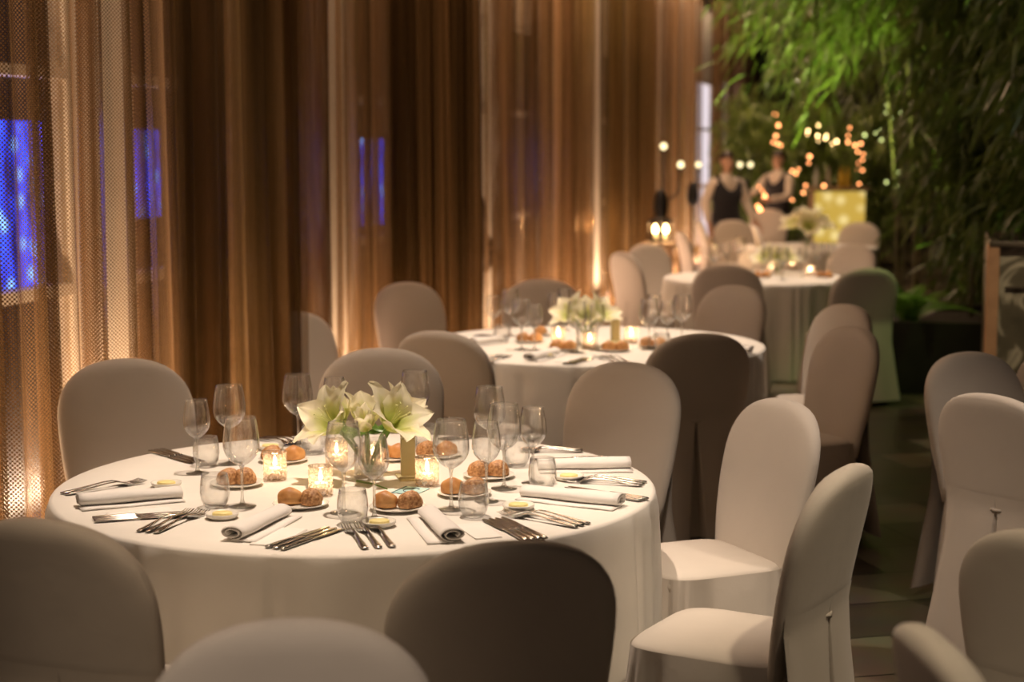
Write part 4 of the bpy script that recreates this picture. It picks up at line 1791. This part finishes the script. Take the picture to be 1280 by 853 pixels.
def bamboo(x, y, z, fi, rz, label, sc=1.0):
    t = thing('bamboo_plant', label, 'plant', (x, y, z), rz, 'bamboo plants on the aisle side')
    t.scale = (sc, sc, min(sc, (CEIL - 0.1 - z) / 3.9 if fi < 2 else sc))
    f = bpy.data.objects.new('foliage', fol[fi])
    C.objects.link(f)
    f.parent = t
    for k, me in enumerate(culms if fi < 2 else culms_s):
        c = bpy.data.objects.new('culm', me)
        C.objects.link(c)
        c.parent = t
        c.location = (0.1 * cos(k * 2.1), 0.1 * sin(k * 2.1), 0)
        c.rotation_euler = (0, 0, k * 1.7)
    return t


bamboo(3.65, 12.85, 0.45, 0, 0.3, 'dense dark bamboo over the low planter behind the far aisle')
bamboo(4.2, 12.75, 0.45, 0, 1.9, 'dark bamboo in the low planter, deeper towards the wall')
bamboo(3.75, 15.7, 0.0, 1, 0.8, 'bright green lit bamboo leaning over the third table')
bamboo(4.5, 14.9, 0.0, 0, 4.0, 'green lit bamboo beside the fern')
bamboo(4.3, 18.2, 0.0, 1, 2.2, 'half lit bamboo overhanging the far table', 1.05)
bamboo(5.2, 17.0, 0.0, 0, 5.0, 'dim bamboo behind the fern')
bamboo(5.3, 21.3, 0.0, 1, 3.0, 'farthest bamboo above the yellow bar')
bamboo(3.5, 10.3, 1.12, 2, 0.5, 'dark bamboo rising from the tall stone planter')
bamboo(4.1, 10.0, 1.12, 2, 2.5, 'dark bamboo at the picture edge above the stone planter')
bamboo(3.6, 10.55, 1.12, 2, 3.9, 'dark bamboo behind the copper edge of the stone planter')


for x, y, k, rz, lab in ((3.75, 25.6, 2, 0.4, 'golden lit leafy plant behind the curtain end of the bar'), (4.6, 26.0, 2, 1.7, 'golden lit leafy plant directly behind the yellow bar'),
                         (5.6, 25.4, 2, 3.1, 'golden green plant at the plant end of the bar')):
    bamboo(x, y, 0.0, k, rz, lab, 1.0)
# ferns
def frond_mesh(seed, L):
    rnd = random.Random(seed)
    bm = bmesh.new()
    n = 26
    P = []
    for k in range(n + 1):
        f = k / n
        P.append(Vector((L * (0.75 * f + 0.1 * f * f), 0, L * (0.85 * f - 0.75 * f * f))))
    for k in range(1, n):
        f = k / n
        t = (P[k + 1] - P[k - 1]).normalized()
        ll = 0.18 * L * sin(pi * (f * 0.85 + 0.12)) ** 0.9
        for s in (-1, 1):
            d = (Vector((0, s, 0)) * 0.9 + t * 0.45 + Vector((0, 0, -0.15))).normalized()
            w = t * (0.36 * L / n)
            a, b, c, e = P[k] - w, P[k] + w, P[k] + d * ll * 0.6 + w * 0.9, P[k] + d * ll
            g = P[k] + d * ll * 0.6 - w * 0.9
            v = [bm.verts.new(q) for q in (a, b, c, e, g)]
            bm.faces.new(v)
    add_tube(bm, P[::3], 0.003, 5, 0.001)
    me = bpy.data.meshes.new('frond')
    bm.to_mesh(me)
    bm.free()
    me.materials.append(M['fern'])
    return me


fronds = [frond_mesh(s, L) for s, L in ((1, 0.62), (2, 0.52), (3, 0.7))]


def fern(x, y, z, label, seed, sc=1.0):
    rnd = random.Random(seed)
    t = thing('fern', label, 'plant', (x, y, z), rnd.uniform(0, 6), 'ferns beside the third table')
    t.scale = (sc, sc, sc)
    n = 11
    for k in range(n):
        f = bpy.data.objects.new('frond', fronds[k % 3])
        C.objects.link(f)
        f.parent = t
        f.rotation_euler = (0, rnd.uniform(-0.7, 0.1), k * 2 * pi / n + rnd.uniform(-0.2, 0.2))
    bm = bmesh.new()
    add_lathe(bm, [(0, 0), (0.06, 0), (0.05, 0.05), (0, 0.07)], 12)
    obj('crown', bm, M['culm'], t)


M['planter_dark'] = pmat('dark_planter', (0.016, 0.013, 0.009), 0.6, 0, 0.35, 6, 0.3, 40)
M['soil'] = pmat('soil', (0.02, 0.014, 0.008), 0.95, 0, 0.5, 30, 0.8, 60)


def planter(name, label, c, s, mat, rz, panel=False):
    t = thing(name, label, 'planter', (c[0], c[1], 0), rz)
    w, d, h = s
    bm = bmesh.new()
    th = 0.05
    for cc, ss in (((0, -d / 2 + th / 2, h / 2), (w, th, h)), ((0, d / 2 - th / 2, h / 2), (w, th, h)), ((-w / 2 + th / 2, 0, h / 2), (th, d - 2 * th, h)), ((w / 2 - th / 2, 0, h / 2), (th, d - 2 * th, h)), ((0, 0, 0.03), (w - 2 * th, d - 2 * th, 0.06))):
        add_box(bm, cc, ss, 0, 0.003)
    obj('box', bm, mat, t, False)
    bm = bmesh.new()
    add_box(bm, (0, 0, h - 0.09), (w - 2 * th - 0.004, d - 2 * th - 0.004, 0.08))
    obj('soil', bm, M['soil'], t, False)
    return t


planter('low_planter', 'low dark planter box across the end of the aisle', (3.55, 12.72), (1.85, 1.5, 0.53), M['planter_dark'], HALL_ROT * 0.6)


def stone_mat():
    m, nt, b, out = new_mat('veined_stone')
    L = nt.links.new
    N = nt.nodes.new
    tc = N('ShaderNodeTexCoord')
    nz = N('ShaderNodeTexNoise')
    nz.inputs['Scale'].default_value = 3
    nz.inputs['Detail'].default_value = 6
    nz.inputs['Distortion'].default_value = 1.2
    L(tc.outputs['Object'], nz.inputs['Vector'])
    rp = N('ShaderNodeValToRGB')
    e = rp.color_ramp.elements
    e[0].position, e[0].color = 0.3, (0.05, 0.042, 0.026, 1)
    e[1].position, e[1].color = 0.75, (0.14, 0.12, 0.08, 1)
    x = e.new(0.52)
    x.color = (0.30, 0.26, 0.19, 1)
    x2 = e.new(0.47)
    x2.color = (0.08, 0.066, 0.042, 1)
    x3 = e.new(0.57)
    x3.color = (0.09, 0.075, 0.05, 1)
    L(nz.outputs[0], rp.inputs[0])
    L(rp.outputs[0], b.inputs['Base Color'])
    b.inputs['Roughness'].default_value = 0.35
    return m


M['stone'] = stone_mat()
tp = planter('stone_planter', 'tall veined stone planter with copper corner at the picture edge', (3.68, 10.05), (1.55, 1.6, 1.24), M['stone'], HALL_ROT)
bm = bmesh.new()
add_box(bm, (-0.775, -0.80, 0.62), (0.07, 0.06, 1.25), 0, 0.006)
obj('corner_trim', bm, pmat('copper_trim', (0.62, 0.36, 0.2), 0.35, 0.6, 0.1, 10), tp, False)
bm = bmesh.new()
add_box(bm, (0.0, -0.81, 1.245), (1.6, 0.05, 0.03), 0, 0.004)
add_box(bm, (0.02, -0.806, 1.0), (1.45, 0.02, 0.012))
obj('band', bm, pmat('dark_band', (0.08, 0.06, 0.04), 0.4, 0.4, 0.1, 10), tp, False)
fern(2.95, 12.35, 0.46, 'bright green fern on the low planter behind the greenish chair', 3, 1.0)
fern(3.3, 14.35, 0.0, 'tall lit fern beside the third table', 5, 1.35)
fern(2.75, 12.6, 0.46, 'fern at the aisle corner of the low planter', 8, 0.75)
fern(3.9, 12.3, 0.46, 'dark fern deeper in the low planter', 9, 0.9)

# ------------------------------------------------------------------ bar, lights, candle stands
M['amber'] = None
m, nt, b, out = new_mat('amber_backlit_panel')
tc = nt.nodes.new('ShaderNodeTexCoord')
nz = nt.nodes.new('ShaderNodeTexVoronoi')
nz.inputs['Scale'].default_value = 5
nt.links.new(tc.outputs['Object'], nz.inputs['Vector'])
rp = nt.nodes.new('ShaderNodeValToRGB')
rp.color_ramp.elements[0].color = (1.0, 0.78, 0.32, 1)
rp.color_ramp.elements[0].position = 0.1
rp.color_ramp.elements[1].color = (0.62, 0.40, 0.07, 1)
rp.color_ramp.elements[1].position = 0.5
nt.links.new(nz.outputs['Distance'], rp.inputs[0])
e = nt.nodes.new('ShaderNodeEmission')
nt.links.new(rp.outputs[0], e.inputs[0])
e.inputs[1].default_value = 0.85
nt.links.new(e.outputs[0], out.inputs[0])
M['amber'] = m
YB = 24.0
pL, pR = at_y(1018, 235, YB), at_y(1083, 235, YB)
hb = pL.z
t = thing('bar_counter', 'glowing yellow bar counter at the far end below the fairy lights', 'bar', ((pL.x + pR.x) / 2, YB + 0.3, 0), 0)
wB = pR.x - pL.x
bm = bmesh.new()
add_box(bm, (0, 0, hb / 2 - 0.02), (wB - 0.04, 0.54, hb - 0.08), 0, 0.01)
obj('body', bm, M['wood'], t, False)
bm = bmesh.new()
add_box(bm, (0, -0.285, hb / 2), (wB - 0.02, 0.02, hb - 0.1), 0, 0.004)
obj('lit_panel', bm, M['amber'], t, False)
bm = bmesh.new()
add_box(bm, (0, 0, hb - 0.02), (wB + 0.08, 0.66, 0.04), 0, 0.008)
obj('counter_top', bm, M['wood'], t, False)


def bottle(x, y, z, label, color):
    bm = bmesh.new()
    add_lathe(bm, [(0, 0), (0.036, 0), (0.038, 0.006), (0.038, 0.17), (0.030, 0.2), (0.014, 0.225), (0.0125, 0.285), (0.0155, 0.288), (0.0155, 0.3), (0, 0.3)], 24)
    o = obj('bottle', bm, pmat('bottle_glass', color, 0.12, 0, 0.1, 8, **{'Transmission Weight': 0.4}))
    o.location = (x, y, z)
    tag(o, label, 'bottle', 'bottles on the yellow bar')


bx = (pL.x + pR.x) / 2
for k, (dx, c, lab) in enumerate(((-0.3, (0.5, 0.5, 0.45), 'pale bottle at the curtain end of the bar'), (-0.13, (0.45, 0.4, 0.3), 'dull bottle second from the curtain end of the bar'),
                                  (0.06, (0.75, 0.5, 0.05), 'bright yellow bottle in the middle of the bar'), (0.15, (0.7, 0.46, 0.05), 'amber bottle beside the bright yellow one'), (0.3, (0.1, 0.2, 0.06), 'green bottle at the plant end of the bar'))):
    bottle(bx + dx, YB + 0.25, hb, lab, c)

M['bulb'] = emit_mat('warm_bulb', (1.0, 0.62, 0.25), 16)
M['bulb_red'] = emit_mat('amber_bulb', (1.0, 0.35, 0.12), 7)
M['cable'] = pmat('cable', (0.02, 0.03, 0.01), 0.6)


def fairy_string(name, label, pts_px, Y, seed, mat, r=0.016):
    rnd = random.Random(seed)
    P = [at_y(px, py, Y + rnd.uniform(-0.5, 0.5)) for px, py in pts_px]
    o = P[0]
    t = thing(name, label, 'string lights', o, 0, 'fairy lights in the far greenery')
    bm = bmesh.new()
    add_tube(bm, [p - o for p in P], 0.004, 5)
    obj('cable', bm, M['cable'], t)
    for p in P:
        bm = bmesh.new()
        rr = r * rnd.uniform(0.6, 1.15)
        add_lathe(bm, [(0, -rr), (rr * 0.7, -rr * 0.7), (rr, 0), (rr * 0.7, rr * 0.7), (rr * 0.3, rr * 1.1), (0, rr * 1.2)], 10, p - o)
        obj('bulb', bm, mat, t)
    return t


fairy_string('fairy_lights', 'warm fairy lights clustered above the yellow bar', [(1009, 168), (1010, 164), (1023, 157), (1022, 170), (1023, 176), (1033, 170), (1032, 173), (1040, 180), (1046, 177)], 25, 1, M['bulb'])
fairy_string('fairy_lights', 'amber fairy lights trailing down to the plant end of the bar', [(1062, 160), (1060, 170), (1060, 178), (1069, 182), (1076, 180), (1072, 190), (1079, 193), (1078, 200), (1073, 204), (1072, 212), (1078, 213), (1074, 230)], 24.3, 2, M['bulb_red'], 0.02)
fairy_string('fairy_lights', 'pale fairy lights shining through the bamboo', [(1081, 169), (1094, 166), (1098, 160), (1107, 141), (1108, 132), (1127, 142), (1113, 148), (1102, 175), (1124, 216), (1135, 200), (1108, 228), (1120, 232)], 23, 3, emit_mat('pale_bulb', (0.75, 0.85, 0.3), 4), 0.016)
fairy_string('fairy_lights', 'orange fairy lights beside the dark pillar', [(969, 143), (973, 157), (970, 170), (966, 178), (972, 180), (976, 182)], 25, 4, M['bulb_red'], 0.024)
fairy_string('fairy_lights', 'orange fairy lights around the second waiter', [(1012, 196), (1011, 204), (990, 214), (998, 212), (995, 217), (1004, 241), (985, 243), (990, 250), (1007, 232), (1030, 233)], 24.6, 5, M['bulb_red'], 0.024)
fairy_string('fairy_lights', 'orange lights glowing low behind the far chairs', [(948, 234), (952, 238), (956, 246), (947, 258), (950, 262)], 23, 6, M['bulb_red'], 0.03)

M['globe'] = emit_mat('candle_globe', (1.0, 0.8, 0.42), 2.2)


def candle_stand(x, y, heads, label):
    t = thing('candle_stand', label, 'candle stand', (x, y, 0), 0, 'black iron candle stands along the curtain')
    bm = bmesh.new()
    zc = 1.35
    add_tube(bm, [(0, 0, 0.02), (0, 0, zc)], 0.016, 10)
    add_lathe(bm, [(0, 0), (0.16, 0), (0.16, 0.012), (0.03, 0.03), (0, 0.05)], 24)
    add_lathe(bm, [(0, 1.08), (0.05, 1.10), (0.075, 1.2), (0.06, 1.32), (0.03, 1.38), (0, 1.39)], 16)
    obj('post', bm, M['black'], t)
    for dx, z in heads:
        bm = bmesh.new()
        pts = [(0, 0, zc - 0.1), (dx * 0.4, 0, zc - 0.18 + 0.1), (dx * 0.85, 0, zc), (dx, 0, z - 0.05)]
        add_tube(bm, pts, 0.011, 8)
        add_lathe(bm, [(0, z - 0.06), (0.03, z - 0.055), (0.04, z - 0.04), (0, z - 0.035)], 14, (dx, 0, 0))
        a = obj('arm', bm, M['black'], t)
        bm = bmesh.new()
        add_lathe(bm, [(0, z - 0.035), (0.025, z - 0.025), (0.034, z), (0.025, z + 0.025), (0, z + 0.035)], 16, (dx, 0, 0))
        obj('glass_globe', bm, M['globe'], a)
    return t


Yc = 16.6
px0 = at_y(826, 250, Yc)
h1 = at_y(827, 183, Yc)
h2 = at_y(851, 206, Yc)
h3 = at_y(810, 207, Yc)
candle_stand(px0.x, Yc, [(h1.x - px0.x + 0.02, h1.z), (h2.x - px0.x, h2.z)], 'black iron candle stand with two glowing globes by the curtain')
Yc2 = 20.5
p0 = at_y(866, 250, Yc2)
h = at_y(873, 206, Yc2)
candle_stand(p0.x, Yc2, [(h.x - p0.x, h.z)], 'slim iron candle stand in front of the bright pane')
Yc3 = 22.0
p0 = at_y(931, 250, Yc3)
ha, hb_ = at_y(925, 206, Yc3), at_y(938, 206, Yc3)
candle_stand(p0.x, Yc3, [(ha.x - p0.x, ha.z), (hb_.x - p0.x, hb_.z)], 'iron candle stand behind the waiter with twin globes')


# lanterns on a small console by the curtain
def console(x, y, label):
    t = thing('console_table', label, 'table', (x, y, 0), HALL_ROT)
    bm = bmesh.new()
    add_box(bm, (0, 0, 0.80), (0.36, 0.7, 0.04), 0, 0.006)
    obj('top', bm, M['wood'], t, False)
    for sx in (-1, 1):
        for sy in (-1, 1):
            bm = bmesh.new()
            add_box(bm, (sx * 0.15, sy * 0.31, 0.39), (0.035, 0.035, 0.78), 0, 0.004)
            obj('leg', bm, M['wood'], t, False)
    return t


cp = at_y(827, 310, 17.4)
console(cp.x, 17.4, 'small dark console by the curtain carrying glowing lanterns')
M['lantern_glow'] = emit_mat('lantern_flame', (1.0, 0.66, 0.26), 22)


def lantern(x, y, z, label):
    t = thing('candle_lantern', label, 'lantern', (x, y, z), 0.3, 'lanterns on the console')
    bm = bmesh.new()
    add_box(bm, (0, 0, 0.012), (0.12, 0.12, 0.024), 0, 0.004)
    for sx in (-1, 1):
        for sy in (-1, 1):
            add_box(bm, (sx * 0.053, sy * 0.053, 0.11), (0.01, 0.01, 0.18))
    add_loft(bm, [[(-.065, -.065, .2), (.065, -.065, .2), (.065, .065, .2), (-.065, .065, .2)], [(-.02, -.02, .25), (.02, -.02, .25), (.02, .02, .25), (-.02, .02, .25)]])
    obj('frame', bm, M['black'], t, False)
    bm = bmesh.new()
    add_lathe(bm, [(0, 0.03), (0.03, 0.03), (0.03, 0.08), (0, 0.085)], 16)
    obj('candle', bm, M['wax'], t)
    bm = bmesh.new()
    add_lathe(bm, [(0, 0.085), (0.022, 0.10), (0.03, 0.125), (0.016, 0.16), (0, 0.185)], 16)
    obj('flame', bm, M['lantern_glow'], t)
    lamp('lantern_light', 'POINT', (x, y, z + 0.16), 16, (1.0, 0.55, 0.22), None, 0.03)
    return t


for px, lab in ((819, 'smaller glowing lantern at the curtain end of the console'), (832, 'brightest glowing lantern in the middle of the console')):
    p = at_y(px, 300, 17.4)
    lantern(p.x, 17.4, 0.821, lab)


# ------------------------------------------------------------------ people
def skin_obj(name, joints, bones, mat, parent, sub=2):
    """joints: name -> (pos, radius or (rx, ry)); first joint is the root"""
    me = bpy.data.meshes.new(name)
    keys = list(joints)
    idx = {k: i for i, k in enumerate(keys)}
    me.from_pydata([joints[k][0] for k in keys], [(idx[a], idx[b]) for a, b in bones], [])
    o = bpy.data.objects.new(name, me)
    C.objects.link(o)
    o.parent = parent
    md = o.modifiers.new('skin', 'SKIN')
    md.use_smooth_shade = True
    if not me.skin_vertices:
        bm = bmesh.new()
        bm.from_mesh(me)
        bm.verts.layers.skin.verify()
        bm.to_mesh(me)
        bm.free()
    for i, k in enumerate(keys):
        r = joints[k][1]
        sv = me.skin_vertices[0].data[i]
        sv.radius = r if hasattr(r, '__len__') else (r, r)
        sv.use_root = (i == 0)
    s = o.modifiers.new('sub', 'SUBSURF')
    s.levels = sub
    s.render_levels = sub
    me.materials.append(mat)
    return o


M['skin'] = pmat('skin', (0.55, 0.32, 0.21), 0.5, 0, 0.05, 20)
M['shirt'] = fabric('white_shirt', (0.62, 0.52, 0.42))
M['vest'] = fabric('black_vest', (0.012, 0.010, 0.014))
M['trouser'] = fabric('black_trousers', (0.015, 0.012, 0.012))
M['hair'] = pmat('dark_hair', (0.03, 0.016, 0.008), 0.5, 0, 0.3, 60)


def person(x, y, rz, label, hL, hR, eL, eR, sc=1.0, jacket=False):
    """local: faces -Y; hL/hR hand positions, eL/eR elbows (x>0 is the side towards the aisle)"""
    t = thing('person', label, 'person', (x, y, 0), rz)
    t.scale = (sc, sc, sc)
    J = {'pelvis': ((0, 0, 0.95), (0.15, 0.10)), 'waist': ((0, 0, 1.08), (0.13, 0.09)), 'chest': ((0, 0.01, 1.28), (0.155, 0.105)),
         'neckb': ((0, 0.015, 1.44), (0.085, 0.07)), 'neck': ((0, 0.008, 1.505), 0.05), 'chin': ((0, -0.018, 1.565), (0.055, 0.07)), 'head': ((0, -0.006, 1.645), (0.078, 0.098)), 'crown': ((0, 0.0, 1.715), (0.062, 0.08))}
    B = [('pelvis', 'waist'), ('waist', 'chest'), ('chest', 'neckb'), ('neckb', 'neck'), ('neck', 'chin'), ('chin', 'head'), ('head', 'crown')]
    for s, e_, h_, n in ((-1, eL, hL, 'a'), (1, eR, hR, 'b')):
        sh = (s * 0.19, 0.015, 1.40)
        J['sh' + n] = (sh, 0.055)
        J['el' + n] = (e_, 0.042)
        J['wr' + n] = (h_, 0.028)
        d = (Vector(h_) - Vector(e_)).normalized()
        J['pa' + n] = (tuple(Vector(h_) + d * 0.07), (0.036, 0.018))
        B += [('chest', 'sh' + n), ('sh' + n, 'el' + n), ('el' + n, 'wr' + n), ('wr' + n, 'pa' + n)]
        side = d.cross(Vector((0, 1, 0.2))).normalized()
        for q in range(4):
            off = side * (q - 1.5) * 0.017
            Lf = (0.065, 0.078, 0.072, 0.055)[q]
            b0 = Vector(h_) + d * 0.09 + off
            J['f%d%s' % (q, n)] = (tuple(b0), 0.0095)
            J['g%d%s' % (q, n)] = (tuple(b0 + d * Lf * 0.55), 0.009)
            J['i%d%s' % (q, n)] = (tuple(b0 + d * Lf + Vector((0, -0.015, 0))), 0.007)
            B += [('pa' + n, 'f%d%s' % (q, n)), ('f%d%s' % (q, n), 'g%d%s' % (q, n)), ('g%d%s' % (q, n), 'i%d%s' % (q, n))]
        b0 = Vector(h_) + d * 0.03
        J['t0' + n] = (tuple(b0 + side * 0.035 + d * 0.02), 0.011)
        J['t1' + n] = (tuple(b0 + side * 0.05 + d * 0.055), 0.009)
        B += [('wr' + n, 't0' + n), ('t0' + n, 't1' + n)]
    for s, n in ((-1, 'a'), (1, 'b')):
        J['hip' + n] = ((s * 0.095, 0, 0.90), 0.095)
        J['kn' + n] = ((s * 0.10, -0.01, 0.50), 0.062)
        J['an' + n] = ((s * 0.10, 0.02, 0.09), 0.042)
        J['toe' + n] = ((s * 0.11, -0.14, 0.035), (0.042, 0.03))
        B += [('pelvis', 'hip' + n), ('hip' + n, 'kn' + n), ('kn' + n, 'an' + n), ('an' + n, 'toe' + n)]
    body = skin_obj('body', J, B, M['skin'], t)
    # face
    bm = bmesh.new()
    add_loft(bm, [[(-0.008, -0.098, 1.648), (0.008, -0.098, 1.648), (0, -0.09, 1.655)], [(-0.014, -0.104, 1.61), (0.014, -0.104, 1.61), (0, -0.122, 1.613)], [(-0.01, -0.09, 1.60), (0.01, -0.09, 1.60), (0, -0.1, 1.60)]])
    obj('nose', bm, M['skin'], t)
    for s in (-1, 1):
        bm = bmesh.new()
        bmesh.ops.create_uvsphere(bm, u_segments=10, v_segments=8, radius=0.009, matrix=Matrix.Translation((s * 0.030, -0.086, 1.652)))
        obj('eye', bm, M['black'], t)
        bm = bmesh.new()
        add_lathe(bm, [(0, -0.03), (0.012, -0.015), (0.016, 0.01), (0.01, 0.028), (0, 0.03)], 10, (s * 0.08, 0.0, 1.63), 0.5, 1.0)
        obj('ear', bm, M['skin'], t)
    bm = bmesh.new()
    add_box(bm, (0, -0.09, 1.578), (0.042, 0.012, 0.008), 0, 0.003)
    obj('mouth', bm, pmat('lips', (0.4, 0.13, 0.1), 0.5), t)
    # hair
    bm = bmesh.new()
    bmesh.ops.create_uvsphere(bm, u_segments=24, v_segments=16, radius=1.0)
    for v in list(bm.verts):
        p = v.co
        if p.z < -0.1 and p.y < 0.25:
            v.co = Vector((p.x * 0.5, p.y * 0.2 + 0.1, p.z))
    for v in bm.verts:
        v.co = Vector((v.co.x * 0.09, 0.016 + v.co.y * 0.108, 1.685 + v.co.z * (0.082 if v.co.z > 0 else 0.13)))
    obj('hair', bm, M['hair'], t)
    # clothes
    big = 0.016
    SJ = {'waist': ((0, 0, 1.0), (0.155, 0.115)), 'mid': ((0, 0, 1.12), (0.145, 0.105)), 'chest': ((0, 0.01, 1.28), (0.172, 0.122)), 'neckb': ((0, 0.012, 1.46), (0.10, 0.085)), 'collar': ((0, 0.006, 1.53), (0.062, 0.064))}
    SB = [('waist', 'mid'), ('mid', 'chest'), ('chest', 'neckb'), ('neckb', 'collar')]
    for s, e_, h_, n in ((-1, eL, hL, 'a'), (1, eR, hR, 'b')):
        SJ['sh' + n] = ((s * 0.19, 0.015, 1.40), 0.072)
        SJ['el' + n] = (e_, 0.058)
        SJ['wr' + n] = (h_, 0.042)
        SB += [('chest', 'sh' + n), ('sh' + n, 'el' + n), ('el' + n, 'wr' + n)]
    skin_obj('shirt', SJ, SB, M['vest'] if jacket else M['shirt'], t)
    # vest: open ring shell around the torso
    bm = bmesh.new()
    rings = []
    for z, w, d in ((0.93, 0.20, 0.15), (1.05, 0.178, 0.135), (1.15, 0.172, 0.132), (1.27, 0.196, 0.152), (1.37, 0.192, 0.146), (1.47, 0.15, 0.118)):
        n = 36
        ring = []
        for k in range(n):
            a = 2 * pi * k / n
            # V neck: front verts dip
            zz = z
            if z > 1.25 and sin(a) < -0.5:
                zz = z - (z - 1.25) * 0.8 * ((-sin(a) - 0.5) / 0.5)
            ring.append((w * cos(a), 0.005 + d * sin(a), zz))
        rings.append(ring)
    add_loft(bm, rings, cap=False)
    obj('vest', bm, M['vest'], t)
    TJ = {'pelvis': ((0, 0, 0.96), (0.165, 0.118))}
    TB = []
    for s, n in ((-1, 'a'), (1, 'b')):
        TJ['hip' + n] = ((s * 0.095, 0, 0.88), 0.108)
        TJ['kn' + n] = ((s * 0.10, -0.01, 0.50), 0.080)
        TJ['an' + n] = ((s * 0.10, 0.01, 0.08), 0.068)
        TB += [('pelvis', 'hip' + n), ('hip' + n, 'kn' + n), ('kn' + n, 'an' + n)]
    skin_obj('trousers', TJ, TB, M['trouser'], t)
    for s in (-1, 1):
        bm = bmesh.new()
        add_loft(bm, [[(s * 0.105 + dx * w_, yy, 0.0 + dz * h_) for dx, dz in ((-1, 0), (1, 0), (1, .7), (.6, 1), (-.6, 1), (-1, .7))] for yy, w_, h_ in ((0.085, 0.03, 0.06), (0.05, 0.044, 0.09), (-0.05, 0.05, 0.08), (-0.14, 0.048, 0.06), (-0.19, 0.03, 0.04))])
        obj('shoe', bm, M['black'], t)
    return t


p = at_y(908, 250, 19.6)
person(p.x, 19.6, radians(25), 'person in black vest and pale shirt standing by the far chairs, arms lowered', (-0.27, -0.06, 0.92), (0.30, -0.16, 0.93), (-0.27, 0.03, 1.15), (0.27, -0.02, 1.14))
p = at_y(972, 250, 23.2)
person(p.x, 23.2, radians(-45), 'person in white shirt and black vest reaching out near the dark pillar', (-0.20, -0.42, 1.15), (0.16, -0.40, 1.10), (-0.28, -0.12, 1.20), (0.27, -0.12, 1.13))
p = at_y(586, 250, 13.72)
person(p.x, 13.72, radians(70), 'person in black mostly hidden behind the dark gathered mesh', (-0.25, -0.1, 0.95), (0.25, -0.1, 0.95), (-0.26, 0.03, 1.15), (0.26, 0.03, 1.15), 1.0, True)
